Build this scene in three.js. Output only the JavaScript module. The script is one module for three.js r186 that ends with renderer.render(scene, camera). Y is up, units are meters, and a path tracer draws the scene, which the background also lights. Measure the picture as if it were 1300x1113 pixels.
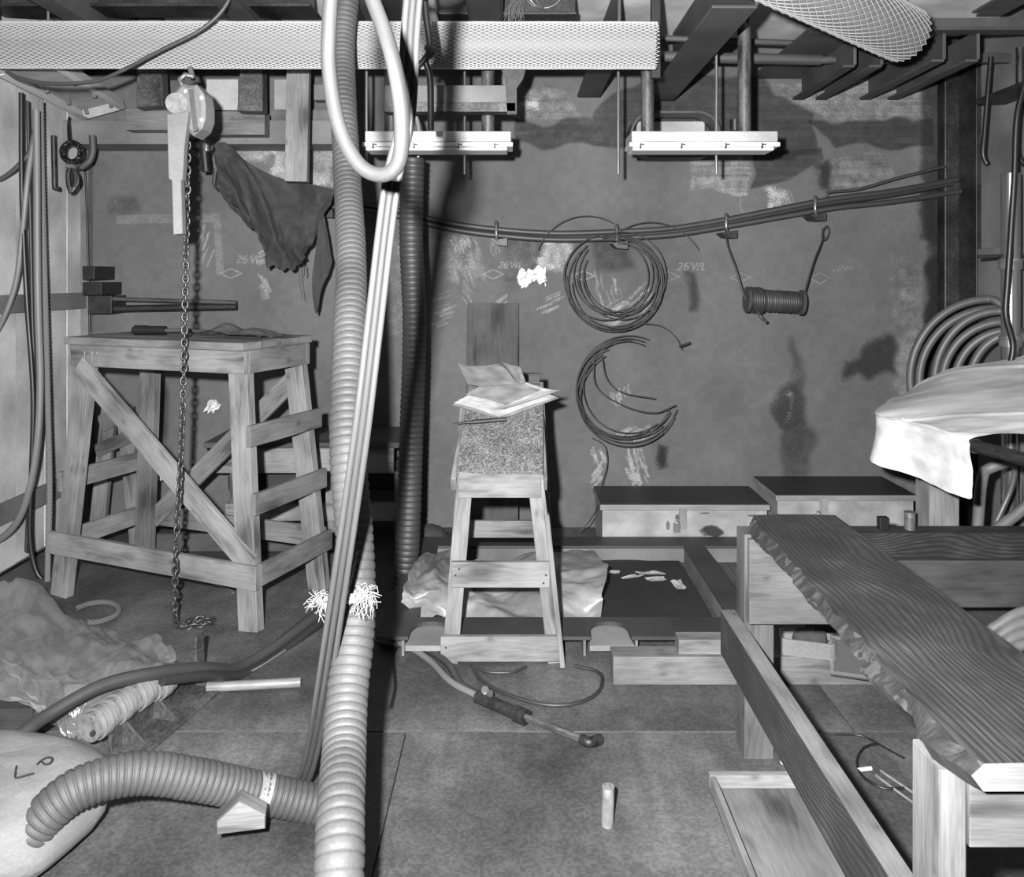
import * as THREE from 'three';
import { RoundedBoxGeometry } from 'three/addons/geometries/RoundedBoxGeometry.js';
import { mergeGeometries, mergeVertices } from 'three/addons/utils/BufferGeometryUtils.js';

// ---------------------------------------------------------------- camera, light, exposure
const F = 1050, H = 1.45, CX = 650, CY = 355;          // focal length in pixels, lens height, principal point
const scene = new THREE.Scene();
scene.background = new THREE.Color(0x000000);
const camera = new THREE.PerspectiveCamera(2 * Math.atan(556.5 / F) * 180 / Math.PI, 1300 / 1113, 0.05, 60);
camera.position.set(0, H, 0);
camera.lookAt(0, H, -5);
camera.setViewOffset(1300, 1113, 0, 556.5 - CY, 1300, 1113);   // the lens is shifted, the back stays upright
camera.updateProjectionMatrix();
const renderer = new THREE.WebGLRenderer({ antialias: true });
renderer.toneMapping = THREE.LinearToneMapping;
renderer.toneMappingExposure = 1.0;
renderer.shadowMap.enabled = true;
const FLASH = { x: -0.16, y: 1.58, z: 0.03, power: 150, angle: 76, aim: [-0.1, 1.5, -4.85] };

// ---------------------------------------------------------------- helpers
let seed = 7;
const rnd = () => { seed = (seed * 1664525 + 1013904223) >>> 0; return seed / 4294967296; };
const rr = (a, b) => a + (b - a) * rnd();
const V = (x, y, z) => new THREE.Vector3(x, y, z);
const P = (px, py, z) => V((px - CX) * z / F, H - (py - CY) * z / F, -z);
const G = (px, py, h = 0) => P(px, py, F * (H - h) / (py - CY));       // a point at height h
const used = {};
function numbered(n) { const k = used[n] = (used[n] ?? -1) + 1; return k ? `${n}_${String(k).padStart(3, '0')}` : n; }
function tag(o, label, category, group) { o.userData.label = label; o.userData.category = category; if (group) o.userData.group = group; return o; }
function thing(name, label, category, at, group) {
  const o = new THREE.Group(); o.name = numbered(name); o.position.copy(at); scene.add(o);
  return tag(o, label, category, group);
}
function shadow(m) { m.castShadow = m.receiveShadow = true; return m; }
// a part from geometry given in world coordinates
function part(o, name, geo, mat, label) {
  const m = shadow(new THREE.Mesh(geo, mat)); m.name = name;
  let w = V(0, 0, 0); for (let q = o; q && q !== scene; q = q.parent) w.add(q.position);
  geo.translate(-w.x, -w.y, -w.z);
  if (label) m.userData.label = label;
  o.add(m); return m;
}
function solo(name, label, category, geo, mat, group) {
  geo.computeBoundingBox(); const b = geo.boundingBox, c = V((b.min.x + b.max.x) / 2, b.min.y, (b.min.z + b.max.z) / 2);
  geo.translate(-c.x, -c.y, -c.z);
  const m = shadow(new THREE.Mesh(geo, mat)); m.name = numbered(name); m.position.copy(c); scene.add(m);
  return tag(m, label, category, group);
}
function struct(name, at = V(0, 0, 0)) { const o = new THREE.Group(); o.name = name; o.position.copy(at); o.userData.kind = 'structure'; scene.add(o); return o; }
function stuff(m) { m.userData.kind = 'stuff'; return m; }

function boxUV(g, len) {                                    // uv in metres, u along the longest side
  const p = g.attributes.position, n = g.attributes.normal, uv = new Float32Array(p.count * 2);
  const o1 = rnd() * 5, o2 = rnd() * 5; const [L, a, b] = len;
  const get = (i, k) => k === 0 ? p.getX(i) : k === 1 ? p.getY(i) : p.getZ(i);
  const gn = (i, k) => Math.abs(k === 0 ? n.getX(i) : k === 1 ? n.getY(i) : n.getZ(i));
  for (let i = 0; i < p.count; i++) {
    let u, v;
    if (gn(i, L) > 0.75) { u = get(i, a); v = get(i, b) ; }
    else if (gn(i, a) > gn(i, b)) { u = get(i, L); v = get(i, b); }
    else { u = get(i, L); v = get(i, a); }
    uv[2 * i] = u + o1; uv[2 * i + 1] = v + o2;
  }
  g.setAttribute('uv', new THREE.BufferAttribute(uv, 2)); return g;
}
function slab(w, h, d, r = 0.003) {
  r = Math.min(r, w / 2.2, h / 2.2, d / 2.2);
  const g = new RoundedBoxGeometry(w, h, d, 1, r);
  const s = [[w, 0], [h, 1], [d, 2]].sort((a, b) => b[0] - a[0]).map(q => q[1]);
  return boxUV(g, s);
}
function box(x0, x1, y0, y1, z0, z1, r = 0.003) { return slab(Math.abs(x1 - x0), Math.abs(y1 - y0), Math.abs(z1 - z0), r).translate((x0 + x1) / 2, (y0 + y1) / 2, (z0 + z1) / 2); }
function orient(g, a, b, up) {                               // g lies along +x; put it from a to b with its y towards up
  const x = b.clone().sub(a).normalize(), z = x.clone().cross(up).normalize(), y = z.clone().cross(x);
  const m = new THREE.Matrix4().makeBasis(x, y, z); m.setPosition(a.clone().add(b).multiplyScalar(0.5));
  return g.applyMatrix4(m);
}
const UPV = V(0, 1, 0);
function board(a, b, w, t, up = UPV, r = 0.003) { return orient(slab(a.distanceTo(b), t, w, r), a, b, up); }
function rod(a, b, r, sides = 12, r2 = r) { const g = new THREE.CylinderGeometry(r2, r, a.distanceTo(b), sides); g.rotateZ(-Math.PI / 2); return orient(g, a, b, Math.abs(b.clone().sub(a).normalize().y) > 0.95 ? V(0, 0, 1) : UPV); }
const curve = (pts, t = 0.5) => new THREE.CatmullRomCurve3(pts, false, 'catmullrom', t);
function tube(pts, r, seg, sides = 8) { const c = curve(pts); const g = new THREE.TubeGeometry(c, seg ?? Math.max(8, Math.round(c.getLength() / 0.03)), r, sides); return caps(g, c, r, sides); }
function caps(g, c, r, sides) {
  const out = [g];
  for (const e of [0, 1]) {
    const t = c.getTangent(e).multiplyScalar(e ? 1 : -1), q = new THREE.CircleGeometry(r, sides);
    q.applyQuaternion(new THREE.Quaternion().setFromUnitVectors(V(0, 0, 1), t)); const p = c.getPoint(e); q.translate(p.x, p.y, p.z); out.push(q);
  }
  return mergeGeometries(out);
}
const merge = a => mergeGeometries(a.map(g => { const q = g.index ? g.toNonIndexed() : g; for (const k of Object.keys(q.attributes)) if (!['position', 'normal', 'uv'].includes(k)) q.deleteAttribute(k); return q; }));
function sweep(c, n, sides, radius, uvlen = 1) {               // radius(s metres, angle) along a curve
  const L = c.getLength(), fr = c.computeFrenetFrames(n), pos = [], uv = [], idx = [];
  for (let i = 0; i <= n; i++) {
    const p = c.getPointAt(i / n);
    for (let j = 0; j <= sides; j++) {
      const a = j / sides * Math.PI * 2, r = radius(i / n * L, a, i / n);
      const d = fr.normals[i].clone().multiplyScalar(Math.cos(a)).addScaledVector(fr.binormals[i], Math.sin(a));
      pos.push(p.x + d.x * r, p.y + d.y * r, p.z + d.z * r); uv.push(i / n * L, j / sides * 0.3);
    }
  }
  for (let i = 0; i < n; i++) for (let j = 0; j < sides; j++) { const a = i * (sides + 1) + j, b = a + sides + 1; idx.push(a, a + 1, b, b, a + 1, b + 1); }
  const g = new THREE.BufferGeometry(); g.setAttribute('position', new THREE.Float32BufferAttribute(pos, 3)); g.setAttribute('uv', new THREE.Float32BufferAttribute(uv, 2)); g.setIndex(idx);
  g.computeVertexNormals(); return g;
}
function ribbed(pts, r, pitch, depth, sides = 28) {
  const c = curve(pts), L = c.getLength(), n = Math.round(L / pitch * 8);
  return sweep(c, n, sides, (s, a) => { const q = (s / pitch) % 1; return r - depth * Math.pow(Math.abs(2 * q - 1), 4) + 0.0007 * noise(s * 30, a * 2, 512, 16); });
}
function rope(pts, r, pitch = 0.06, strands = 3) {
  const c = curve(pts), L = c.getLength(), n = Math.max(24, Math.round(L / pitch * 8)), fr = c.computeFrenetFrames(n), out = [];
  for (let k = 0; k < strands; k++) {
    const q = [];
    for (let i = 0; i <= n; i++) { const a = i / n * L / pitch * Math.PI * 2 + k / strands * Math.PI * 2, p = c.getPointAt(i / n); q.push(p.addScaledVector(fr.normals[i], Math.cos(a) * r * 0.5).addScaledVector(fr.binormals[i], Math.sin(a) * r * 0.5)); }
    out.push(new THREE.TubeGeometry(curve(q), n, r * 0.55, 6));
  }
  return mergeGeometries(out);
}
function surface(rows, nu, nv, bump) {                          // smooth sheet through rows of points
  const cs = rows.map(r => curve(r)), pos = [], uv = [], idx = [];
  for (let i = 0; i <= nu; i++) {
    const col = curve(cs.map(c => c.getPoint(i / nu)));
    for (let j = 0; j <= nv; j++) { const p = col.getPoint(j / nv); if (bump) p.add(bump(i / nu, j / nv, p)); pos.push(p.x, p.y, p.z); uv.push(i / nu, j / nv); }
  }
  for (let i = 0; i < nu; i++) for (let j = 0; j < nv; j++) { const a = i * (nv + 1) + j, b = a + nv + 1; idx.push(a, b, a + 1, b, b + 1, a + 1); }
  const g = new THREE.BufferGeometry(); g.setAttribute('position', new THREE.Float32BufferAttribute(pos, 3)); g.setAttribute('uv', new THREE.Float32BufferAttribute(uv, 2)); g.setIndex(idx);
  g.computeVertexNormals(); return g;
}
function extrude(pts, depth, bevel = 0, holes = []) {
  const s = new THREE.Shape(pts.map(p => new THREE.Vector2(p[0], p[1])));
  for (const h of holes) s.holes.push(new THREE.Path(h.map(p => new THREE.Vector2(p[0], p[1]))));
  return new THREE.ExtrudeGeometry(s, { depth, bevelEnabled: bevel > 0, bevelSize: bevel, bevelThickness: bevel, bevelSegments: 1, curveSegments: 8 });
}
// plate whose outline is traced at depth z and that is t thick away from the viewer
function plate(px, z, t, bevel = 0) { const g = extrude(px.map(p => { const q = P(p[0], p[1], z); return [q.x, q.y]; }), t, bevel); return g.translate(0, 0, -z - t); }

// ---------------------------------------------------------------- noise and textures
const HASH = new Uint16Array(4096); { let s = 12345; for (let i = 0; i < 4096; i++) { s = (s * 1103515245 + 12345) & 0x7fffffff; HASH[i] = (s >> 8) & 0xffff; } }
const hs = (x, y) => HASH[(HASH[(x & 1023)] + y * 131 + 7) & 4095] / 65535;
function noise(x, y, px = 1024, py = 1024) {
  const xi = Math.floor(x), yi = Math.floor(y), fx = x - xi, fy = y - yi, u = fx * fx * (3 - 2 * fx), v = fy * fy * (3 - 2 * fy);
  const m = (a, n) => ((a % n) + n) % n, x0 = m(xi, px), x1 = m(xi + 1, px), y0 = m(yi, py), y1 = m(yi + 1, py);
  const a = hs(x0, y0), b = hs(x1, y0), c = hs(x0, y1), d = hs(x1, y1);
  return (a + (b - a) * u + (c - a) * v + (a - b - c + d) * u * v) * 2 - 1;
}
function fbm(x, y, o = 4, px = 1024, py = 1024) { let s = 0, a = 0.5; for (let i = 0; i < o; i++) { s += a * noise(x + i * 17, y + i * 31, px, py); x *= 2; y *= 2; px *= 2; py *= 2; a *= 0.5; } return s; }
function dataTex(w, h, fn, srgb = true) {
  const d = new Uint8Array(w * h * 4);
  for (let y = 0; y < h; y++) for (let x = 0; x < w; x++) { const v = Math.max(0, Math.min(255, fn(x / w, y / h) * 255)); const i = (y * w + x) * 4; d[i] = d[i + 1] = d[i + 2] = v; d[i + 3] = 255; }
  const t = new THREE.DataTexture(d, w, h, THREE.RGBAFormat); t.wrapS = t.wrapT = THREE.RepeatWrapping; t.magFilter = t.minFilter = THREE.LinearFilter; if (srgb) t.colorSpace = THREE.SRGBColorSpace; t.needsUpdate = true; return t;
}
const rep = (t, x, y) => { t.repeat.set(x, y); return t; };
const woodTex = rep(dataTex(1024, 256, (x, y) => {
  const w = fbm(x * 3, y * 3, 3, 3, 3), f = y * 9 + 2.2 * w, ring = Math.pow(0.5 + 0.5 * Math.sin(f * Math.PI * 2), 2);
  const fine = noise(x * 12, y * 90, 12, 90), fine2 = noise(x * 40, y * 128, 40, 128), blot = fbm(x * 5 + 9, y * 2, 3, 5, 2);
  let kn = 0; for (const q of [[0.13, 0.3, 1], [0.41, 0.72, 0.7], [0.67, 0.2, 0.9], [0.88, 0.6, 0.8]]) { const r = Math.hypot((x - q[0]) * 34, (y - q[1]) * 13) / q[2] + 0.5 * w; kn += 0.20 * Math.max(0, 1 - r) + 0.04 * Math.max(0, Math.sin(r * 7)) * Math.max(0, 1 - r / 3); }
  const st = Math.max(0, fbm(x * 4 + 2, y * 5 + 7, 4, 4, 5) - 0.12) * 0.6;
  return 0.80 - kn - st - 0.045 * ring + 0.04 * fine + 0.04 * fine2 + 0.24 * blot;
}), 1, 4);
const plankTex = rep(dataTex(2048, 512, (x, y) => {
  const w = fbm(x * 2, y * 2, 4, 2, 2), knot = Math.exp(-(((x - 0.62) * 9) ** 2 + ((y - 0.45) * 3) ** 2)) + Math.exp(-(((x - 0.2) * 9) ** 2 + ((y - 0.6) * 3.4) ** 2));
  const f = y * 21 + 3.4 * w + knot * 2.8, s = Math.sin(f * Math.PI * 2), ring = Math.pow(0.5 + 0.5 * s, 2.2);
  const fine = noise(x * 30, y * 200, 30, 200), blot = fbm(x * 8, y * 3 + 4, 4, 8, 3);
  return 0.64 - 0.30 * ring + 0.15 * fine + 0.45 * blot;
}), 1 / 1.3, 1 / 0.36);
const grimeTex = rep(dataTex(1024, 1024, (x, y) => 0.82 + 0.22 * fbm(x * 6, y * 6, 6, 6, 6) + 0.05 * noise(x * 400, y * 400, 400, 400)), 0.7, 0.7);
const floorTex = rep(dataTex(1024, 1024, (x, y) => {
  const a = fbm(x * 5, y * 5, 6, 5, 5), b = fbm(x * 14 + 3, y * 14, 4, 14, 14), sp = noise(x * 260, y * 260, 260, 260);
  let v = 0.70 + 0.34 * a + 0.14 * b + 0.09 * sp; if (b > 0.2) v -= 0.08 * Math.min(1, (b - 0.2) * 5); v += 0.06 * noise(x * 60, y * 8, 60, 8) * (a > 0 ? 1 : 0.4); return v;
}), 0.55, 0.55);
const speckTex = rep(dataTex(512, 512, (x, y) => 0.62 + 0.22 * noise(x * 170, y * 170, 170, 170) + 0.22 * noise(x * 60, y * 80, 60, 80) + 0.15 * fbm(x * 5, y * 5, 3, 5, 5)), 3, 3);
const clothTex = rep(dataTex(512, 512, (x, y) => 0.80 + 0.14 * fbm(x * 7, y * 7, 5, 7, 7) + 0.10 * Math.sin(x * 512 * Math.PI / 2) * Math.sin(y * 512 * Math.PI / 2)), 2, 2);
const bumpTex = rep(dataTex(512, 512, (x, y) => 0.5 + 0.4 * fbm(x * 16, y * 16, 5, 16, 16), false), 1, 1);
const rustTex = rep(dataTex(512, 512, (x, y) => { const a = fbm(x * 5, y * 5, 5, 5, 5), b = noise(x * 90, y * 90, 90, 90); return 0.72 + 0.5 * a + 0.15 * b; }), 1.3, 1.3);

const barkTex = rep(dataTex(512, 256, (x, y) => { const a = fbm(x * 18, y * 5, 5, 18, 5), b = fbm(x * 9 + 4, y * 4, 3, 9, 4); return 0.55 + 0.6 * a + (b > 0.16 ? 0.5 : 0); }), 2.2, 6);
function M(lin, o = {}) { const { k = 1, ...p } = o; lin *= 0.54; return new (p.transmission !== undefined || p.sheen !== undefined ? THREE.MeshPhysicalMaterial : THREE.MeshStandardMaterial)({ color: new THREE.Color().setRGB(lin, lin, lin), roughness: 0.75, metalness: 0, ...p }); }
const wood = (v, o) => M(v, { map: woodTex, bumpMap: woodTex, bumpScale: 0.0015, roughness: 0.8, ...o });
const mat = {
  pine: wood(0.40), pine2: wood(0.32), pine3: wood(0.46), found: M(0.075, { map: grimeTex, roughness: 0.6 }), white2: M(1.15, { roughness: 0.9 }), insul: M(0.4, { roughness: 0.4, map: grimeTex }), near: wood(0.29), tan: wood(0.22), brown: wood(0.20), dark: wood(0.13), drk2: wood(0.075), pale: wood(0.8),
  plank: M(0.088, { map: plankTex, bumpMap: plankTex, bumpScale: 0.004, roughness: 0.8 }),
  plankEnd: M(0.40, { map: woodTex, roughness: 0.85 }),
  ceiling: M(1.6, { map: grimeTex }), beam: M(0.12, { map: grimeTex, roughness: 0.6 }), beam2: M(0.30, { map: grimeTex, roughness: 0.6 }),
  floor: M(0.235, { map: floorTex, bumpMap: floorTex, bumpScale: 0.002, roughness: 0.62 }),
  left: M(1.0, { map: grimeTex, roughness: 0.7 }), grey: M(0.30, { map: grimeTex }), steel: M(0.22, { map: rustTex, roughness: 0.5, metalness: 0.35 }), steelDark: M(0.07, { map: rustTex, roughness: 0.5, metalness: 0.3 }),
  white: M(0.85, { roughness: 0.45 }), enamel: M(0.8, { map: grimeTex, roughness: 0.4 }), net: M(0.66, { roughness: 0.5 }), tubeWhite: M(0.34, { map: grimeTex, roughness: 0.6 }),
  black: M(0.012, { roughness: 0.45 }), rubber: M(0.035, { roughness: 0.5 }), rubber2: M(0.09, { roughness: 0.5, map: grimeTex }), hoseGrey: M(0.30, { roughness: 0.55, map: grimeTex }), cableLight: M(0.155, { roughness: 0.5, map: grimeTex }),
  duct: M(0.145, { map: grimeTex, roughness: 0.65 }), ductDark: M(0.05, { roughness: 0.55 }), ductGrey: M(0.115, { map: grimeTex, roughness: 0.65 }),
  chrome: M(0.65, { roughness: 0.22, metalness: 0.9 }), zinc: M(0.5, { roughness: 0.35, metalness: 0.6, map: grimeTex }), hoist: M(0.42, { map: grimeTex, roughness: 0.8 }), chain: M(0.12, { roughness: 0.42, metalness: 0.7 }),
  rope: M(0.22, { roughness: 0.95 }), ropeWhite: M(0.42, { roughness: 0.95 }), rag: M(0.085, { map: clothTex, side: THREE.DoubleSide, roughness: 0.95 }), canvas: M(1.35, { map: clothTex, bumpMap: clothTex, bumpScale: 0.0008, side: THREE.DoubleSide, roughness: 0.95 }),
  tarp: M(0.55, { side: THREE.DoubleSide, roughness: 0.42, metalness: 0.15, map: grimeTex }), paper: M(1.0, { side: THREE.DoubleSide, roughness: 0.9, map: grimeTex }), paper2: M(0.5, { side: THREE.DoubleSide, roughness: 0.9, map: grimeTex }),
  speck: M(0.52, { map: speckTex, bumpMap: speckTex, bumpScale: 0.001 }), boxPaint: M(0.55, { map: grimeTex, roughness: 0.6 }), boxTop: M(0.05, { map: grimeTex, roughness: 0.55 }), sack: M(0.36, { map: grimeTex, roughness: 0.85, bumpMap: bumpTex, bumpScale: 0.004 }),
  film: M(1.8, { transmission: 0.94, thickness: 0, roughness: 0.2, side: THREE.DoubleSide, ior: 1.45 }), ink: M(0.02, { roughness: 0.8 }),
};

// ---------------------------------------------------------------- the setting
const ZW = 4.85, XL = -2.5, XR = 2.6, YC = 2.85;
function wallTexture() {
  const TW = 2048, TH = 1140, cv = document.createElement('canvas'); cv.width = TW; cv.height = TH; const c = cv.getContext('2d');
  const sx = TW / (XR - XL), sy = TH / YC, tx = px => ((px - CX) * ZW / F - XL) * sx, ty = py => (YC - (H - (py - CY) * ZW / F)) * sy;
  c.fillStyle = '#000'; c.fillRect(0, 0, TW, TH);
  // chalk and paint strokes, white on black
  const line = (pts, w = 1.2, a = 0.7) => { c.strokeStyle = `rgba(255,255,255,${a})`; c.lineWidth = w * 1.93; c.lineCap = 'round'; c.beginPath(); pts.forEach((p, i) => i ? c.lineTo(tx(p[0]), ty(p[1])) : c.moveTo(tx(p[0]), ty(p[1]))); c.stroke(); };
  const hatch = (x0, y0, x1, y1, n, dx, dy, w = 2.4, a = 0.55) => { for (let i = 0; i < n; i++) { const x = rr(x0, x1), y = y0 + (y1 - y0) * (i + rnd()) / n; line([[x - dx / 2 + rr(-2, 2), y - dy / 2], [x + rr(-2, 2), y + rr(-1, 1)], [x + dx / 2, y + dy / 2]], w * rr(0.6, 1.2), a * rr(0.6, 1.2)); } };
  const dia = (x, y, w, h, a = 0.75) => line([[x - w, y], [x, y - h], [x + w, y], [x, y + h], [x - w, y]], 1.1, a);
  c.fillStyle = 'rgba(255,255,255,0.26)'; for (const p of [[[148, 273], [280, 271], [280, 282], [148, 284]], [[271, 282], [280, 282], [285, 348], [275, 349]]]) { c.beginPath(); p.forEach((q, i) => i ? c.lineTo(tx(q[0]), ty(q[1])) : c.moveTo(tx(q[0]), ty(q[1]))); c.fill(); }
  dia(293, 347, 14, 6); dia(626, 348, 13, 6); dia(741, 350, 14, 6, 0.9); dia(848, 351, 14, 6, 0.5); dia(940, 352, 13, 6, 0.4); dia(1041, 353, 13, 7, 0.45);
  c.fillStyle = 'rgba(255,255,255,0.75)';
  const word = (s, x, y, h, a) => { c.fillStyle = `rgba(255,255,255,${a})`; c.font = `italic ${Math.round(h * 1.9)}px sans-serif`; c.fillText(s, tx(x), ty(y)); };
  word("26'WL", 299, 334, 13, 0.6); word("26'WL", 632, 340, 11, 0.75); word("26'WL", 859, 343, 13, 0.65); word("26'WL", 1056, 344, 10, 0.4);
  hatch(253, 292, 268, 335, 9, 8, -22, 2.2, 0.5); hatch(330, 315, 336, 338, 4, 12, -5, 3, 0.6); hatch(330, 352, 342, 375, 5, 6, 14, 4, 0.5);
  hatch(515, 300, 520, 330, 4, 6, 18, 3, 0.3); hatch(572, 302, 604, 316, 9, 5, 14, 3, 0.45); hatch(570, 322, 604, 356, 22, 6, 14, 3, 0.22); hatch(622, 302, 636, 320, 6, 4, 14, 3, 0.5);
  hatch(553, 370, 572, 415, 10, 14, -5, 3, 0.35); hatch(590, 360, 600, 385, 6, 8, 12, 3, 0.3); hatch(636, 376, 642, 386, 3, 8, -8, 3, 0.5); hatch(692, 372, 708, 396, 7, 16, -7, 3, 0.5);
  hatch(757, 352, 790, 385, 9, 4, 18, 2.6, 0.5); hatch(776, 385, 800, 412, 14, 16, -10, 4, 0.5); hatch(805, 365, 832, 395, 12, 14, -14, 3, 0.45);
  hatch(776, 495, 800, 510, 8, 4, 12, 3, 0.65); hatch(792, 545, 826, 556, 12, 14, -8, 4, 0.7); hatch(750, 572, 768, 585, 8, 4, 12, 3, 0.6); hatch(757, 590, 764, 612, 6, 9, -12, 3.4, 0.7);
  for (const y of [576, 588, 600, 608]) hatch(797, y - 2, 822, y + 2, 9, 4, 12, 3, 0.6);
  hatch(985, 250, 1005, 262, 8, 5, 14, 3, 0.4); hatch(1205, 400, 1240, 470, 26, 7, 26, 1.6, 0.3); hatch(940, 240, 944, 262, 2, 3, 16, 1.5, 0.3);
  const chalk = c.getImageData(0, 0, TW, TH).data;
  const edge = (p, x, y) => { let m = 1e9; for (let i = 0, j = p.length - 1; i < p.length; j = i++) { const ax = p[j][0], ay = p[j][1], bx = p[i][0] - ax, by = p[i][1] - ay, t = Math.max(0, Math.min(1, ((x - ax) * bx + (y - ay) * by) / (bx * bx + by * by))), dx = x - ax - bx * t, dy = y - ay - by * t; m = Math.min(m, dx * dx + dy * dy); } return Math.sqrt(m); };
  const inside = (p, x, y) => { let r = false; for (let i = 0, j = p.length - 1; i < p.length; j = i++) if ((p[i][1] > y) !== (p[j][1] > y) && x < (p[j][0] - p[i][0]) * (y - p[i][1]) / (p[j][1] - p[i][1]) + p[i][0]) r = !r; return r; };
  // areas of other paint and of plain tone change, each outlined: polygon, tone
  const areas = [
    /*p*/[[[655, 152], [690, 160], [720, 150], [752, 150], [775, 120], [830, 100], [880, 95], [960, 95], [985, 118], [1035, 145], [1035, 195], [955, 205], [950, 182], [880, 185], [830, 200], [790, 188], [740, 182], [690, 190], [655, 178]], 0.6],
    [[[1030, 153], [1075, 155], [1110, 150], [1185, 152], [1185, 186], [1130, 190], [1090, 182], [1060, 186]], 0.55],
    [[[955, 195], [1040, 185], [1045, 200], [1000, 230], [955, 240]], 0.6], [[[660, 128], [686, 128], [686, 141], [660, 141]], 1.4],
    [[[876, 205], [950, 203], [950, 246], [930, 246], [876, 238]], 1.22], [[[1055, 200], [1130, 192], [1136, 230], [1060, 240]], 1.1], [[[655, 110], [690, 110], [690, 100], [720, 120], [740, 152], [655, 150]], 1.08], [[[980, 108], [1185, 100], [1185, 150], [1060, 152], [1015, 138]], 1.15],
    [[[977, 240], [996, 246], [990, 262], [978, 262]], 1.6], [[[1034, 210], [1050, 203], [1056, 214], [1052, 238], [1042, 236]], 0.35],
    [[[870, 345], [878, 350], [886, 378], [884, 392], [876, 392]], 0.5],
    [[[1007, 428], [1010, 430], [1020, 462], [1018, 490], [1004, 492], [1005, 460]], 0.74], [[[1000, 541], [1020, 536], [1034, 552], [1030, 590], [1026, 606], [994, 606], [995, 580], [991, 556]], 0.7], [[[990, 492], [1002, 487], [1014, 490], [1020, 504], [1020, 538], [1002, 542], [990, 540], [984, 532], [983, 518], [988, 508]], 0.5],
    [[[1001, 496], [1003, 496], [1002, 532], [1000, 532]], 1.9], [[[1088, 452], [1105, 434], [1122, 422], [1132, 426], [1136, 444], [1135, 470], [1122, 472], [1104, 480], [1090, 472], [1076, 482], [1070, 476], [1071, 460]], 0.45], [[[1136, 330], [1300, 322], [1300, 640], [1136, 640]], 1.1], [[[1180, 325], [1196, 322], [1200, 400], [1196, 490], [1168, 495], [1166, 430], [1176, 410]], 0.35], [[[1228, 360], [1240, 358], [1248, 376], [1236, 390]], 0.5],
    [[[560, 300], [606, 296], [612, 352], [570, 360]], 1.1], [[[680, 345], [712, 340], [722, 318], [724, 302], [700, 304], [684, 325]], 1.75], [[[748, 302], [800, 300], [802, 340], [760, 345]], 0.75], [[[640, 296], [690, 300], [680, 360], [640, 370]], 0.85], [[[500, 300], [512, 300], [516, 420], [500, 420]], 1.1],  // second polygon: soft-edged bright patch, simply lighter than the plate
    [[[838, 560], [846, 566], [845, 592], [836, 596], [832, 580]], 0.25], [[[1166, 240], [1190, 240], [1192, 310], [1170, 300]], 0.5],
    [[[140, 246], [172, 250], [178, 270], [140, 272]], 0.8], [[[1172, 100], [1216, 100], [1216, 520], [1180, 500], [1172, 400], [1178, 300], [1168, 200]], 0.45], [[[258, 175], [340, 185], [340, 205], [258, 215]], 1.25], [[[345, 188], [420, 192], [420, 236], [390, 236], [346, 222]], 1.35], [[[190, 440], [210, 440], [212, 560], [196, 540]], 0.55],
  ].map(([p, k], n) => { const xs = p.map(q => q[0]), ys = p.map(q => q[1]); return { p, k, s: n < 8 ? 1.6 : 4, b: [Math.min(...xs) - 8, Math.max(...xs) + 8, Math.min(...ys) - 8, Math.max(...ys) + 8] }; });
  const img = c.createImageData(TW, TH), d = img.data;
  for (let j = 0; j < TH; j++) for (let i = 0; i < TW; i++) {
    const px = CX + (XL + i / sx) * F / ZW, py = CY + (H - (YC - j / sy)) * F / ZW;
    const w1 = fbm(px * 0.012, py * 0.012, 4), w2 = noise(px * 0.13, py * 0.13), sp = noise(i * 0.6, j * 0.6);
    let v = 1 + 0.16 * w1 + 0.04 * w2 + 0.05 * sp;
    const qx = px + 4 * noise(px * 0.05, py * 0.05) + 1 * w2, qy = py + 4 * noise(px * 0.05 + 50, py * 0.05);
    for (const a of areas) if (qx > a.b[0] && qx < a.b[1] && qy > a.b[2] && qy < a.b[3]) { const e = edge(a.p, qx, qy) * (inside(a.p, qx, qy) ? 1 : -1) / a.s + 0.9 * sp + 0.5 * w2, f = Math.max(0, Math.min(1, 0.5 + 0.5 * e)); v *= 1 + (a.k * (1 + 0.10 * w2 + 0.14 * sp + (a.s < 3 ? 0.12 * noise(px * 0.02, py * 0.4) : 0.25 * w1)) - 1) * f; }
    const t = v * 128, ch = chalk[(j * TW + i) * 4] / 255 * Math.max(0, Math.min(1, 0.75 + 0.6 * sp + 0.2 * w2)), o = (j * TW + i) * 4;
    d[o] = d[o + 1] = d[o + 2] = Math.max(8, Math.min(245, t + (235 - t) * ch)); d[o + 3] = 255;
  }
  c.putImageData(img, 0, 0);
  const t = new THREE.CanvasTexture(cv); t.colorSpace = THREE.SRGBColorSpace; return t;
}
{
  const g = new THREE.BoxGeometry(XR - XL + 0.1, YC + 0.1, 0.06); g.translate((XL + XR) / 2, YC / 2, -ZW - 0.03);
  const p = g.attributes.position, uv = g.attributes.uv; for (let i = 0; i < p.count; i++) uv.setXY(i, (p.getX(i) - XL) / (XR - XL), p.getY(i) / YC);
  const w = struct('wall_back'); part(w, 'steel_plate', g, M(0.70, { map: wallTexture(), roughness: 0.85 }));
}
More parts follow.
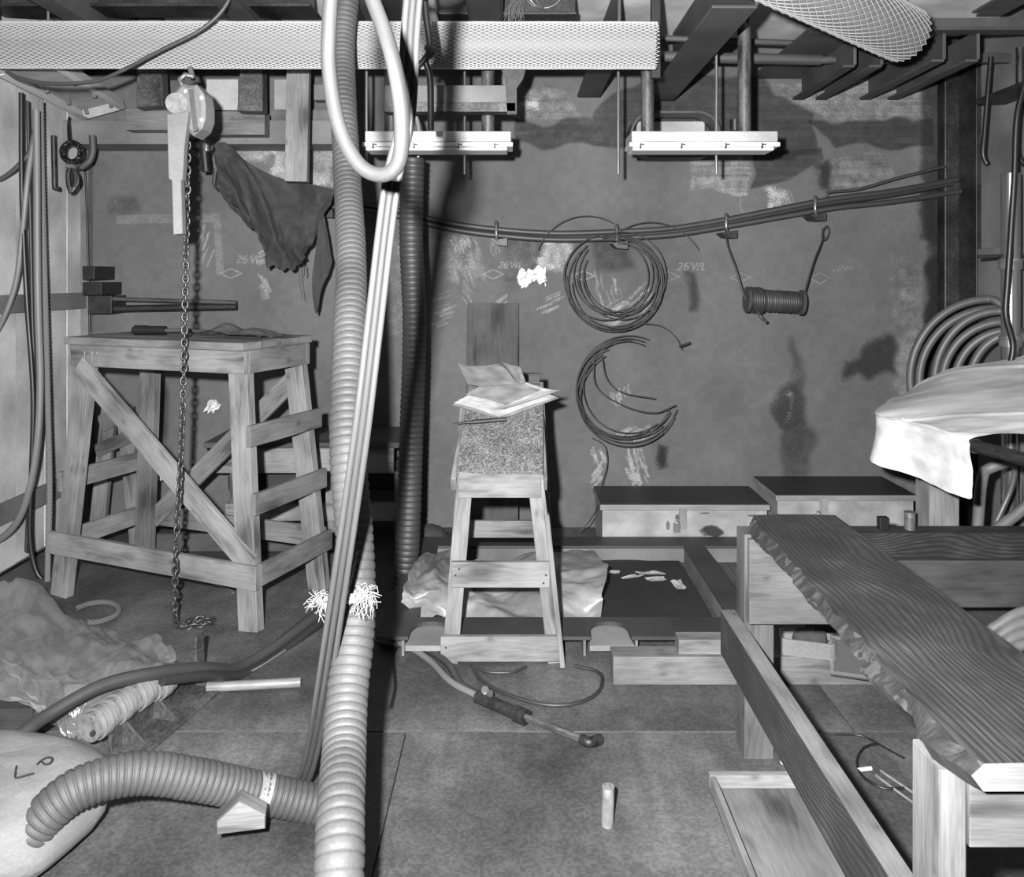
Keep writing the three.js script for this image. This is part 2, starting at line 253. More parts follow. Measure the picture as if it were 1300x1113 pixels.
{ // left wall: upright panels with open joints on a backing
  const w = struct('wall_left');
  part(w, 'backing', box(XL - 0.1, XL - 0.02, 0, YC, -ZW, 4.3), mat.grey);
  part(w, 'panel', box(XL - 0.03, XL, 0.0, YC, -3.3, 4.3), mat.beam);
  let z = 3.31; for (const wd of [0.3, 0.26, 0.3, 0.26, 0.22, 0.19]) { part(w, 'panel', box(XL - 0.03, XL + rr(-0.003, 0.004), 0.02, YC, -z - wd + 0.006, -z), mat.left); z += wd; }
  part(w, 'batten', box(XL, XL + 0.035, 1.285, 1.375, -4.84, -3.6), mat.beam2);
  part(w, 'batten', box(XL, XL + 0.03, 0.26, 0.36, -4.84, -3.4), mat.beam2);
  part(w, 'corner_post', box(XL + 0.001, XL + 0.045, 0, 2.2, -4.845, -4.79), mat.grey);
}
{
  const w = struct('wall_right');
  part(w, 'steel_plate', box(XR, XR + 0.06, 0, YC, -ZW, 4.3), mat.grey);
  part(w, 'steel_plate', box(XR - 0.02, XR, 0, 1.62, -4.6, -2.2), mat.grey);
  part(w, 'corner_column', box(XR - 0.11, XR, 0, YC, -4.848, -4.76, 0.01), mat.steelDark); part(w, 'corner_column', box(XR - 0.03, XR, 0, YC, -4.755, -4.58, 0.005), mat.steelDark);
}
{ const w = struct('wall_front'); part(w, 'steel_plate', box(XL - 0.1, XR + 0.1, 0, YC, 4.3, 4.36), mat.steelDark); }
{ // deck plates with seams
  const w = struct('floor');
  part(w, 'backing', box(XL - 0.1, XR + 0.1, -0.08, -0.012, -ZW - 0.06, 4.36), mat.steelDark);
  const zs = [4.36, -1.2, -2.655, -ZW]; const xs = [[XL, -0.34, XR], [XL, -0.34, XR], [XL, 1.1, XR]];
  for (let k = 0; k < 3; k++) for (let i = 0; i + 1 < xs[k].length; i++) part(w, 'deck_plate', box(xs[k][i] + 0.0015, xs[k][i + 1] - 0.0015, -0.012, 0, zs[k] - 0.003, zs[k + 1] + 0.003, 0.002), mat.floor);
}
{ // overhead deck with its stiffeners
  const w = struct('ceiling');
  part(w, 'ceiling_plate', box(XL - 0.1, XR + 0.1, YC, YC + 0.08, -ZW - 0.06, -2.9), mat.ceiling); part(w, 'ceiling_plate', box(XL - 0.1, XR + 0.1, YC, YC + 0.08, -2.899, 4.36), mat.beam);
  const stiff = (x, bottom, fl, side, z0 = 4.84, z1 = -1.2, m = mat.beam) => part(w, 'deck_beam', merge([box(x - 0.008, x + 0.008, bottom, YC, -z0, -z1), box(side > 0 ? x : x - fl, side > 0 ? x + fl : x, bottom - 0.012, bottom, -z0, -z1)]), m);
  stiff(-2.0, 2.62, 0.1, 1, 4.8, 3); stiff(-1.25, 2.62, 0.1, 1, 4.8, 3); stiff(-0.55, 2.62, 0.1, -1, 4.8, 3); stiff(0.50, 2.50, 0.13, -1, 4.7, 3.85); stiff(0.92, 2.48, 0.17, -1, 4.7, 3.1); stiff(-0.05, 2.66, 0.15, -1, 4.7, 3.1);
  for (const [x, z1] of [[1.66, 4.0], [1.79, 4.0], [2.04, 3.9], [2.2, 3.9]]) part(w, 'deck_bracket', merge([box(x - 0.008, x + 0.008, 2.49, 2.625, -4.72, -z1), box(x - 0.06, x, 2.478, 2.49, -4.72, -z1)]), mat.beam);
  part(w, 'tie_plate', box(1.4, 2.0, 2.625, 2.64, -4.84, -3.9), mat.beam); part(w, 'deck_girder', box(1.95, 2.6, 2.58, 2.63, -4.33, -4.3), mat.beam); stiff(2.3, 2.70, 0.16, -1, 3.85, 3.1); stiff(1.75, 2.72, 0.14, -1, 3.85, 3.1);
  part(w, 'deck_girder', merge([box(-2.5, -0.95, 2.755, YC, -4.0, -3.98), box(-2.5, -0.95, 2.74, 2.755, -4.08, -3.9)]), mat.steelDark);
  part(w, 'deck_girder', merge([box(1.4, 2.6, 2.625, 2.68, -3.9, -3.885), box(1.4, 2.6, 2.61, 2.625, -3.92, -3.84)]), mat.beam);
  part(w, 'deck_girder', merge([box(-0.35, 0.3, 2.70, YC, -3.92, -3.9), box(-0.35, 0.3, 2.685, 2.70, -3.95, -3.85)]), mat.steelDark);
}

// ---------------------------------------------------------------- right-hand workbench
{
  const t = thing('plank_bench', 'rough plank workbench with a chewed edge, bold dark grain and one pale sawn end', 'workbench', V(0.85, 0, -1.9));
  // the plank: live left edge
  const n = 170, pos = [], uv = [], idx = [], z0 = 1.245, z1 = 2.56, th = 0.042;
  const le = s => (0.700 + 0.022 * s) + 0.010 * fbm(s * 9, 2, 3) - 0.035 * Math.max(0, 1 - s * 14) * 0 + (s < 0.07 ? -0.035 * (s - 0.07) / 0.07 * -1 : 0), re = s => 1.0 + 0.004 * s;
  for (let i = 0; i <= n; i++) {
    const s = i / n, z = -(z0 + (z1 - z0) * s), a = s < 0.07 ? 0.665 + (0.70 - 0.665) * 0 + 0.03 * (1 - s / 0.07) : 0.668 + 0.05 * s + 0.012 * fbm(s * 14, 2, 3), b = re(s);
    const ch = 0.016 + 0.022 * Math.abs(fbm(s * 15, 7, 5)) + 0.006 * noise(s * 61, 3), lo = 0.024 * fbm(s * 13, 12, 5);
    const ring = [[a + ch, 0.722], [a + (b - a) * 0.35, 0.724 + 0.0015 * noise(s * 20, 3)], [a + (b - a) * 0.7, 0.724], [b - 0.004, 0.722], [b, 0.717], [b, 0.722 - th], [a + 0.02 + lo, 0.722 - th], [a + lo * 0.7, 0.722 - th * (0.5 + 0.5 * fbm(s * 30, 20, 3))]];
    ring.forEach(q => { pos.push(q[0], q[1], z); uv.push(-z, q[0] + (q[1] - 0.72)); });
  }
  const edge = []; for (let i = 0; i < n; i++) for (let j = 0; j < 8; j++) { const a = i * 8 + j, b = i * 8 + (j + 1) % 8, c = a + 8, d = b + 8; (j >= 6 ? edge : idx).push(a, c, b, b, c, d); }
  const bark = new THREE.BufferGeometry(); bark.setAttribute('position', new THREE.Float32BufferAttribute(pos, 3)); bark.setAttribute('uv', new THREE.Float32BufferAttribute(uv, 2)); bark.setIndex(edge); const barkn = bark.toNonIndexed(); barkn.computeVertexNormals();
  const g = new THREE.BufferGeometry(); g.setAttribute('position', new THREE.Float32BufferAttribute(pos, 3)); g.setAttribute('uv', new THREE.Float32BufferAttribute(uv, 2)); g.setIndex(idx);
  const gn = g.toNonIndexed(); gn.computeVertexNormals(); 
  const ends = [0, n].map(e => { const end = [], eu = []; for (let j = 1; j < 7; j++) for (const k of e ? [0, j + 1, j] : [0, j, j + 1]) { const i = e * 8 + k; end.push(pos[3 * i], pos[3 * i + 1], pos[3 * i + 2]); eu.push(pos[3 * i], pos[3 * i + 1]); }
  const eg = new THREE.BufferGeometry(); eg.setAttribute('position', new THREE.Float32BufferAttribute(end, 3)); eg.setAttribute('uv', new THREE.Float32BufferAttribute(eu, 2)); eg.computeVertexNormals(); return eg; });
  const pl = part(t, 'plank', gn, mat.plank);
  part(pl, 'end_grain', ends[0], mat.plankEnd, 'pale sawn end of the plank'); part(pl, 'end_grain', ends[1], mat.plank); part(pl, 'live_edge', barkn, M(0.06, { map: barkTex, bumpMap: barkTex, bumpScale: 0.006, roughness: 0.9 }), 'rough dark live edge');
  const leg = (x0, x1, za, m) => part(t, 'leg', box(x0, x1, 0, 0.68, -za - 0.09, -za), m);
  leg(0.703, 0.792, 2.5, mat.tan); leg(0.672, 0.715, 1.30, mat.near); leg(0.955, 0.998, 1.30, mat.near);
  part(t, 'apron', box(0.705, 0.995, 0.425, 0.678, -2.478, -2.458), mat.tan, 'wide pale board across the far legs');
  part(t, 'apron', box(0.716, 0.954, 0.56, 0.68, -1.32, -1.295), mat.near);
  const st = part(t, 'stretcher', box(0.655, 0.701, 0.275, 0.410, -2.6, -1.0), M(0.085, { map: plankTex, bumpMap: plankTex, bumpScale: 0.005, roughness: 0.85 }), 'long weathered board between the left legs'); part(st, 'sawn_edge', box(0.656, 0.700, 0.4095, 0.4135, -2.6, -1.0, 0.001), mat.near, 'pale sawn top edge');
}
{ // draped worktable at the right
  const t = thing('side_table', 'tall wooden side table under a pale canvas cover, its square leg showing', 'table', V(2.0, 0, -3.4));
  part(t, 'tabletop', extrude([[1.50, 3.30], [1.60, 2.30], [2.5, 2.30], [2.5, 3.9], [1.9, 3.9], [1.76, 3.85]].map(p => [p[0], -p[1]]), 0.03).rotateX(Math.PI / 2).scale(1, 1, -1).translate(0, 0.91, 0), mat.brown);
  for (const [x, z] of [[1.778, 3.46], [2.4, 3.3], [2.4, 3.75], [1.78, 2.42]]) part(t, 'leg', box(x - 0.062, x + 0.062, 0, 0.88, -z - 0.06, -z + 0.06, 0.004), mat.pine);
  part(t, 'edge_rail', merge([rod(V(1.565, 0.888, -2.80), V(1.64, 0.905, -2.05), 0.021, 14), rod(V(1.567, 0.887, -2.83), V(1.567, 0.888, -2.795), 0.026, 14)]), mat.steelDark, 'dark round metal rail along the table edge');
}
{ // canvas cover: top sheet and the side that hangs down
  const e = [[1235, 558, 2.75], [1205, 548, 2.86], [1160, 534, 3.1], [1118, 522, 3.3], [1130, 508, 3.6], [1146, 499, 3.9]];
  const rows = [];
  const dr = [[1234, 634, 2.78], [1206, 624, 2.88], [1158, 604, 3.1], [1107, 586, 3.28], [1113, 575, 3.5], [1128, 560, 3.8]];
  rows.push(dr.map(p => P(...p)));
  rows.push(e.map((p, i) => P((p[0] * 0.55 + dr[i][0] * 0.45), (p[1] * 0.5 + dr[i][1] * 0.5), p[2] * 0.5 + dr[i][2] * 0.5)));
  rows.push(e.map(p => P(p[0] - 4, p[1] + 6, p[2])));
  rows.push(e.map(p => { const q = P(p[0] + 6, p[1] - 1, p[2]); q.y = 0.93; return q; }));
  rows.push([[1.75, 2.72], [1.8, 2.85], [1.85, 3.05], [1.9, 3.3], [1.98, 3.6], [2.05, 3.9]].map((p, i) => V(p[0], 0.94 + 0.018 * i, -p[1])));
  rows.push([[2.1, 2.6], [2.15, 2.85], [2.2, 3.1], [2.25, 3.4], [2.3, 3.65], [2.33, 3.88]].map((p, i) => V(p[0], 0.95 + 0.026 * i, -p[1])));
  rows.push([[2.5, 2.6], [2.5, 2.85], [2.5, 3.1], [2.5, 3.4], [2.5, 3.65], [2.5, 3.88]].map((p, i) => V(p[0], 0.955 + 0.034 * i, -p[1])));
  const g = surface(rows, 70, 70, (u, v) => V(0, 0, 0).set(0.006 * fbm(u * 5, v * 9, 3), 0.010 * fbm(u * 7 + 3, v * 7, 3) + 0.008 * Math.max(0, 1 - Math.abs(Math.sin(u * 5 + v * 2.3)) * 9), 0.006 * fbm(u * 6, v * 8 + 5, 3)));
  solo('canvas_cover', 'creased pale canvas cover draped over the tall side table with a hanging flap', 'canvas', g, mat.canvas);
}
{ // timber baulks behind the bench
  const t = solo('timber_baulk', 'upper dark knotty timber lying on edge behind the plank workbench', 'timber', box(1.15, 2.56, 0.348, 0.452, -3.36, -3.26, 0.006), mat.plank, null);
  solo('timber_baulk', 'lower dark timber under the knotty one behind the plank workbench', 'timber', box(1.13, 2.57, 0.16, 0.346, -3.35, -3.25, 0.006), mat.dark);  // lower timber drawn in the even dark wood tone
  for (const x of [1.25, 2.3]) solo('timber_block', x < 2 ? 'short timber block propping the stacked dark timbers near the plank workbench' : 'short timber block propping the stacked dark timbers near the hose pile', 'timber', box(x - 0.06, x + 0.06, 0, 0.159, -3.36, -3.25), mat.dark);
  const can = (px, w, h, lab, round) => { const b = P(px, 681, 3.31); b.y = 0.452; const g = round ? merge([rod(b, b.clone().add(V(0, h, 0)), w, 16), rod(b.clone().add(V(0, h, 0)), b.clone().add(V(0, h + 0.008, 0)), w * 1.06, 16)]) : slab(w * 2, h, w * 1.6, 0.004).translate(b.x, b.y + h / 2, b.z); return solo(round ? 'paint_can' : 'small_box', lab, round ? 'can' : 'box', g, round ? mat.zinc : mat.black); };
  can(1155, 0.021, 0.062, 'small metal can standing on the knotty timber beside the table leg', true); can(1121, 0.02, 0.05, 'small black box standing on the knotty timber', false);
}

// ---------------------------------------------------------------- tool chests on the deck by the back wall
function chest(x0, x1, h, z0, z1, label, hx) {
  const t = thing('tool_chest', label, 'chest', V((x0 + x1) / 2, 0, -(z0 + z1) / 2));
  const bg = box(x0 + 0.012, x1 - 0.012, 0, h - 0.035, -z1 + 0.01, -z0 - 0.01, 0.004), bp = bg.attributes.position, bn = bg.attributes.normal, bu = bg.attributes.uv;
  for (let i = 0; i < bp.count; i++) bu.setXY(i, bn.getZ(i) > 0.5 ? (bp.getX(i) - x0) / (x1 - x0) : 0.02, bp.getY(i) / h);
  const spots = x0 < 1 ? [[0.66, 0.42, 0.065, 0.13, 0.75], [0.46, 0.72, 0.02, 0.06, 0.5], [0.40, 0.55, 0.012, 0.10, 0.4], [0.9, 0.75, 0.05, 0.03, 0.4], [0.62, 0.8, 0.03, 0.02, 0.4]] : [[0.42, 0.5, 0.03, 0.1, 0.3], [0.8, 0.3, 0.05, 0.1, 0.3]];
  const tx = dataTex(1024, 256, (u, v) => { let k = 0.84 + 0.18 * fbm(u * 9 + x0, v * 4, 5) + 0.04 * noise(u * 400, v * 100); for (const q of spots) { const r = ((u - q[0]) / q[2]) ** 2 + ((v - q[1]) / q[3]) ** 2 + 0.9 * fbm(u * 22, v * 8, 3); k *= 1 - q[4] * Math.max(0, Math.min(1, (1.1 - r) * 1.6)); } return k; }); tx.wrapS = tx.wrapT = THREE.ClampToEdgeWrapping;
  part(t, 'body', bg, M(0.62, { map: tx, roughness: 0.6 }));
  const lid = part(t, 'lid', box(x0, x1, h - 0.034, h - 0.004, -z1, -z0, 0.004), mat.boxPaint);
  part(lid, 'lid_cover', box(x0 + 0.002, x1 - 0.002, h - 0.004, h, -z1, -z0 - 0.003, 0.002), mat.boxTop, 'dark worn lid top');
  const hp = part(t, 'hasp', box(hx - 0.02, hx + 0.02, h - 0.13, h - 0.02, -z0 - 0.01, -z0 + 0.002, 0.002), mat.boxPaint);
  const tor = new THREE.TorusGeometry(0.013, 0.004, 6, 14).translate(hx - 0.035, h - 0.1, -z0 + 0.006);
  const pad = part(t, 'padlock', merge([tor, box(hx - 0.052, hx - 0.018, h - 0.145, h - 0.105, -z0 - 0.004, -z0 + 0.016, 0.004)]), mat.zinc, 'small shiny padlock');
  return t;
}
chest(0.469, 1.374, 0.256, 4.40, 4.79, 'low pale painted tool chest nearer the pile of papers, dark burn mark on its front', 0.91);
chest(1.404, 2.154, 0.306, 4.40, 4.82, 'taller pale painted tool chest with dark lid nearer the canvas covered table', 1.66);
// ---------------------------------------------------------------- steel foundation frame on the deck
{
  const t = thing('machine_foundation', 'low grey steel foundation on the deck with arched notches in its front flange', 'frame', V(0.25, 0, -3.7));
  const ft = 0.085, fz = 3.165, bz = 3.348;
  const arch = x => { const q = []; for (let i = 0; i <= 12; i++) { const a = Math.PI - i / 12 * Math.PI; q.push([x + 0.078 * Math.cos(a), -fz - 0.14 * Math.pow(Math.sin(a), 0.5)]); } return q; };
  const out = [[-0.52, -fz], ...arch(-0.32), ...arch(0.38), [0.99, -fz], [0.99, -bz], [-0.52, -bz]];
  part(t, 'front_flange', extrude(out.map(p => [p[0], -p[1]]), 0.014).rotateX(-Math.PI / 2).translate(0, ft - 0.014, 0), mat.found);
  part(t, 'front_web', box(-0.52, 0.99, 0, ft - 0.014, -bz, -bz + 0.012), mat.found);
  for (const x of [-0.32, 0.38]) part(t, 'foot_lug', extrude(arch(x).map(p => [p[0], -p[1] + 0.03]).concat([[x + 0.085, fz - 0.03], [x - 0.085, fz - 0.03]]), 0.02).rotateX(-Math.PI / 2).translate(0, ft - 0.042, 0), M(0.4, { map: grimeTex }), 'pale rounded lug seen through the notch');
  for (const x of [0.28, 0.48, -0.42, -0.22]) part(t, 'gusset', box(x - 0.006, x + 0.006, 0, ft - 0.014, -bz + 0.012, -fz - 0.02), mat.grey);
  part(t, 'side_bar', box(0.88, 0.99, ft - 0.014, ft, -4.39, -bz), mat.found); part(t, 'side_web', box(0.882, 0.895, 0, ft - 0.014, -4.38, -bz), mat.grey);
  part(t, 'side_bar', box(-0.52, -0.38, ft - 0.014, ft, -4.39, -bz), mat.found); part(t, 'side_web', box(-0.395, -0.382, 0, ft - 0.014, -4.38, -bz), mat.grey);
  part(t, 'rear_bar', box(-0.52, 1.3, ft - 0.0135, ft + 0.0005, -4.395, -4.24), mat.found); part(t, 'rear_web', box(-0.52, 1.3, 0, ft - 0.014, -4.255, -4.242), mat.grey);
}
solo('rubber_mat', 'black rubber mat lying inside the steel foundation frame', 'mat', surface([0, 1, 2, 3].map(i => [0, 1, 2, 3].map(j => V(-0.33 + 1.18 * j / 3, 0.02, -3.37 - 0.84 * i / 3))), 30, 30, (u, v) => V(0, 0.012 * fbm(u * 4, v * 4, 3), 0)), M(0.03, { map: grimeTex, side: THREE.DoubleSide, roughness: 0.8 }));
{
  const scrap = (pts, h, label) => { const q = pts.map(p => G(p[0], p[1], h)); const s = surface([[q[0], q[0].clone().lerp(q[1], 0.5), q[1]], [q[3], q[3].clone().lerp(q[2], 0.5), q[2]]], 8, 6, (u, v) => V(0, 0.006 * noise(u * 3, v * 3 + h * 90), 0)); return solo('paper_scrap', label, 'paper', s, mat.paper); };
  scrap([[771, 723], [787, 724], [786, 728], [771, 727]], 0.05, 'smallest white paper scrap inside the steel frame beside the crumpled tarpaulin');
  scrap([[788, 732], [806, 728], [818, 730], [795, 735]], 0.05, 'narrow folded white paper scrap lying beside the smallest scrap in the frame');
  scrap([[806, 724], [842, 725], [845, 729], [812, 729]], 0.055, 'long thin white paper strip along the rear bar of the frame');
  scrap([[818, 732], [843, 731], [846, 736], [826, 738]], 0.05, 'rounded white paper scrap in front of the long strip in the frame');
  scrap([[851, 736], [864, 736], [872, 746], [860, 748]], 0.045, 'square white paper scrap beside the frame side bar');
}
solo('timber_block', 'long stained pale timber lying on the deck in front of the steel frame', 'timber', box(0.362, 1.30, 0, 0.1, -3.05, -2.96), wood(0.30));
solo('timber_block', 'short pale timber offcut on top of the stained timber before the frame', 'timber', box(0.6, 0.83, 0.1005, 0.155, -3.045, -2.975), wood(0.40));
{ // tarpaulin
  const rows = [[[508, 768], [560, 785], [620, 790], [690, 790], [760, 782]], [[512, 745], [555, 752], [610, 756], [690, 748], [768, 745]], [[524, 722], [560, 722], [612, 735], [690, 722], [772, 722]], [[545, 700], [570, 700], [620, 716], [690, 700], [752, 702]]];
  const h = [[0.10, 0.03, 0.04, 0.05, 0.04], [0.17, 0.13, 0.08, 0.10, 0.15], [0.15, 0.16, 0.10, 0.15, 0.15], [0.12, 0.12, 0.1, 0.13, 0.1]];
  const g = surface(rows.map((r, i) => r.map((p, j) => G(p[0], p[1], h[i][j]))), 90, 60, (u, v) => { const f = Math.sin(u * 26 + 5 * fbm(u * 3, v * 3, 2) + v * 3); return V(0.02 * fbm(u * 6, v * 6, 3), 0.030 * fbm(u * 7, v * 5 + 3, 4) + 0.012 * f, 0.02 * fbm(u * 6 + 8, v * 6, 3)); });
  solo('tarpaulin', 'crumpled shiny silver grey tarpaulin lying under the small stand', 'tarpaulin', g, mat.tarp);
}
{
  const g = new THREE.SphereGeometry(1, 24, 16); const p = g.attributes.position; for (let i = 0; i < p.count; i++) { const k = 1 + 0.18 * fbm(p.getX(i) * 2 + 5, p.getY(i) * 2 + p.getZ(i), 3); p.setXYZ(i, p.getX(i) * 0.11 * k, Math.max(-0.6, p.getY(i)) * 0.075 * k + 0.045, p.getZ(i) * 0.09 * k); } g.computeVertexNormals(); const q = P(543, 680, 4.5); g.translate(q.x, 0, q.z);
  solo('rag_bundle', 'dark bundled rag on the deck behind the small stand', 'rag', g, mat.rag);
}

// ---------------------------------------------------------------- small stand with sloping top, papers
{
  const t = thing('sloping_stand', 'small nailed pine stand with a speckled sloping top carrying papers', 'stand', V(-0.04, 0, -3.3));
  const zt = 3.2, zb = 3.15, A = (px, py, z) => P(px, py, z);
  const legF = (tx, bx) => part(t, 'leg', board(A(bx, 838, zb - 0.012).setY(0), A(tx, 602, zt - 0.005), 0.062, 0.03, V(0, 0, 1)), mat.pine);
  legF(591, 571); legF(679, 706);
  for (const s of [-1, 1]) part(t, 'leg', board(V(s < 0 ? -0.26 : 0.17, 0, -3.66), V(s < 0 ? -0.2 : 0.115, 0.93, -3.6), 0.05, 0.03, V(0, 0, 1)), mat.pine2);
  part(t, 'apron', box(A(582, 0, 3.17).x, A(687, 0, 3.17).x, 0.615, 0.714, -3.19, -3.165), mat.pine3);
  part(t, 'rail', box(A(573, 0, 3.13).x, A(698, 0, 3.13).x, 0.285, 0.382, -3.15, -3.128), mat.pine3);
  part(t, 'rail', box(A(559, 0, 3.11).x, A(711, 0, 3.11).x, 0.012, 0.107, -3.135, -3.112), mat.pine3);
  part(t, 'rail', box(-0.25, 0.15, 0.32, 0.395, -3.64, -3.62), mat.pine2); part(t, 'rail', box(-0.25, 0.16, 0.03, 0.1, -3.66, -3.64), mat.pine2);
  for (const s of [0, 1]) part(t, 'side_rail', board(V(s ? 0.125 : -0.225, 0.66, -3.19), V(s ? 0.125 : -0.2, 0.88, -3.6), 0.06, 0.022, V(1, 0, 0)), mat.pine);
  part(t, 'top_panel', board(V(-0.048, 0.712, -3.16), V(-0.025, 0.988, -3.70), 0.332, 0.014, UPV), mat.speck, 'speckled fibreboard writing surface');
  part(t, 'side_board', board(P(714, 838, 3.11).setY(0.0), P(694, 652, 3.2), 0.075, 0.02, V(1, 0.05, 0.02)), mat.pine2, 'thin plywood board nailed on one side');
  // nail heads
  for (const [x, y, z] of [[578, 730, 3.128], [583, 722, 3.128], [693, 730, 3.128], [690, 740, 3.128], [566, 822, 3.112], [711, 822, 3.112]]) { const p = P(x, y, z - 0.001); part(t, 'nail', rod(p, p.clone().add(V(0, 0, 0.002)), 0.004, 8), mat.steelDark); }
}
{ // papers lie on the slope
  const S = (px, py, tt) => P(px, py, (H - 0.722 - tt + 0.51 * 3.16) / ((py - CY) / F + 0.51));
  const sheets = [
    [[[574, 514], [636, 532], [710, 506], [650, 486]], 'bottom paper of the pile on the sloping stand, widest corner towards the wall cables', mat.paper2],
    [[[576, 511], [634, 529], [706, 504], [648, 483]], 'second lowest white paper in the pile on the sloping stand', mat.paper],
    [[[582, 508], [640, 526], [712, 501], [655, 481]], 'white paper with a turned corner sticking out of the pile towards the wire coil', mat.paper],
    [[[588, 506], [640, 520], [694, 499], [640, 478]], 'middle paper sheet of the pile on the sloping stand', mat.paper],
    [[[591, 501], [642, 514], [686, 496], [634, 474]], 'grey folded paper below the top sheet of the pile', mat.paper2],
    [[[581, 470], [632, 462], [668, 485], [594, 497]], 'top grey paper of the pile curling up at one corner', mat.paper2],
    [[[633, 463], [660, 466], [668, 486], [650, 488]], 'narrow folded paper strip on top of the paper pile', mat.paper2],
  ];
  sheets.forEach(([q, label, m], k) => {
    const p = q.map(a => S(a[0], a[1], 0.006 + k * 0.006)), mid = (a, b) => a.clone().lerp(b, 0.5);
    const rows = [[p[0], mid(p[0], p[1]), p[1]], [mid(p[0], p[3]), mid(mid(p[0], p[1]), mid(p[2], p[3])), mid(p[1], p[2])], [p[3], mid(p[3], p[2]), p[2]]];
    const g = surface(rows, 14, 14, (u, v) => V(0, 0.004 * Math.abs(noise(u * 2 + k * 3, v * 2)) + (k === 2 ? 0.02 * Math.pow(u, 4) : k >= 5 ? 0.03 * Math.pow(1 - u, 3) : 0), 0));
    solo('paper_sheet', label, 'paper', g, m);
  });
  const a = S(572, 538, 0.008), b = S(643, 532, 0.008);
  const t = thing('marking_knife', 'dark pointed marking knife lying across the sloping stand before the papers', 'tool', a.clone());
  const k1 = a.clone().lerp(b, 0.4); part(t, 'handle', rod(k1, b, 0.0095, 10), mat.steelDark); part(t, 'blade', rod(k1, a, 0.008, 8, 0.001), mat.steelDark);
  const c = S(678, 480, 0.02);
  solo('wood_block', 'small dark block behind the paper pile on the sloping stand', 'block', slab(0.05, 0.045, 0.04).translate(c.x, c.y, c.z), mat.dark);
}
{ const a = V(-0.115, 0, -4.60), b = V(-0.11, 1.312, -4.80); solo('loose_board', 'dark weathered board leaning upright against the back wall behind the papers', 'board', board(a, b, 0.298, 0.028, V(0, 0.1, 1)), wood(0.17)); }

// ---------------------------------------------------------------- trestle workstand on the left
const SC = V(-1.486, 0, -3.84), SU = V(0.934, 0, 0.358), SV = V(0.358, 0, -0.934);
const S3 = (u, h, v) => SC.clone().addScaledVector(SU, u).addScaledVector(SV, v).setY(h);
{
  const t = thing('trestle_stand', 'tall sawn timber trestle workstand with crossed diagonal braces under the chain hoist', 'workstand', SC.clone());
  const B = (name, a, b, w, th, up, m, l) => part(t, name, board(S3(...a), S3(...b), w, th, up), m, l);
  const fr = SV.clone().negate(), si = SU.clone();
  const mm = [mat.pine, mat.pine3, mat.pine2];
  for (const [u, v, k] of [[-1, -1, 0], [1, -1, 1], [-1, 1, 2], [1, 1, 0]]) B('leg', [u * 0.53, 0, v * 0.245], [u * 0.43, 1.12, v * 0.19], 0.098, 0.045, fr, mm[k]);
  // top
  for (let i = 0; i < 4; i++) B('top_plank', [-0.50, 1.172 + rr(-0.003, 0.003), -0.2 + i * 0.13], [0.49 + rr(-0.02, 0.02), 1.172, -0.2 + i * 0.13], 0.125, 0.034, UPV, mat.pine2);
  B('apron', [-0.49, 1.105, -0.222], [0.485, 1.105, -0.222], 0.1, 0.026, fr, mat.pine); B('apron', [-0.49, 1.105, 0.222], [0.485, 1.105, 0.222], 0.1, 0.026, fr, mat.pine2);
  B('side_apron', [0.475, 1.105, -0.2], [0.475, 1.105, 0.2], 0.1, 0.024, si, mat.pine2); B('side_apron', [-0.478, 1.105, -0.2], [-0.478, 1.105, 0.2], 0.1, 0.024, si, mat.pine2);
  // bottom and side rails
  B('rail', [-0.585, 0.245, -0.262], [0.575, 0.225, -0.262], 0.1, 0.024, fr, mat.pine); B('rail', [-0.55, 0.24, 0.262], [0.55, 0.24, 0.262], 0.095, 0.022, fr, mat.pine2);
  for (const s of [1, -1]) for (const [h, o] of [[0.235, 0.575], [0.52, 0.545], [0.80, 0.518]]) if (s > 0 || h < 0.7) B('rail', [s * o, h, -0.25], [s * o, h, 0.27], 0.09, 0.022, si, s > 0 ? mat.pine2 : mat.pine);
  B('brace', [-0.44, 1.06, -0.232], [0.53, 0.27, -0.247], 0.1, 0.022, fr, mat.pine3); B('brace', [0.42, 1.0, 0.232], [-0.48, 0.22, 0.255], 0.09, 0.022, fr, mat.pine);
}
{ // chalk letters on the trestle apron
  const t = scene.getObjectByName('trestle_stand'), st = l => merge(l.map(q => tube(q.map(c => S3(-0.40 + c[0], 1.08 + c[1], -0.2365)), 0.0035, 6, 5)));
  part(t, 'chalk_letter', st([[[0, 0], [0, 0.05]], [[0, 0.05], [0.028, 0.05]], [[0, 0.027], [0.022, 0.027]]]), mat.insul); part(t, 'chalk_letter', st([[[0.045, 0], [0.045, 0.05]], [[0.045, 0.05], [0.07, 0.046], [0.07, 0.03], [0.045, 0.026]], [[0.05, 0.026], [0.074, 0]]]), mat.insul);
}
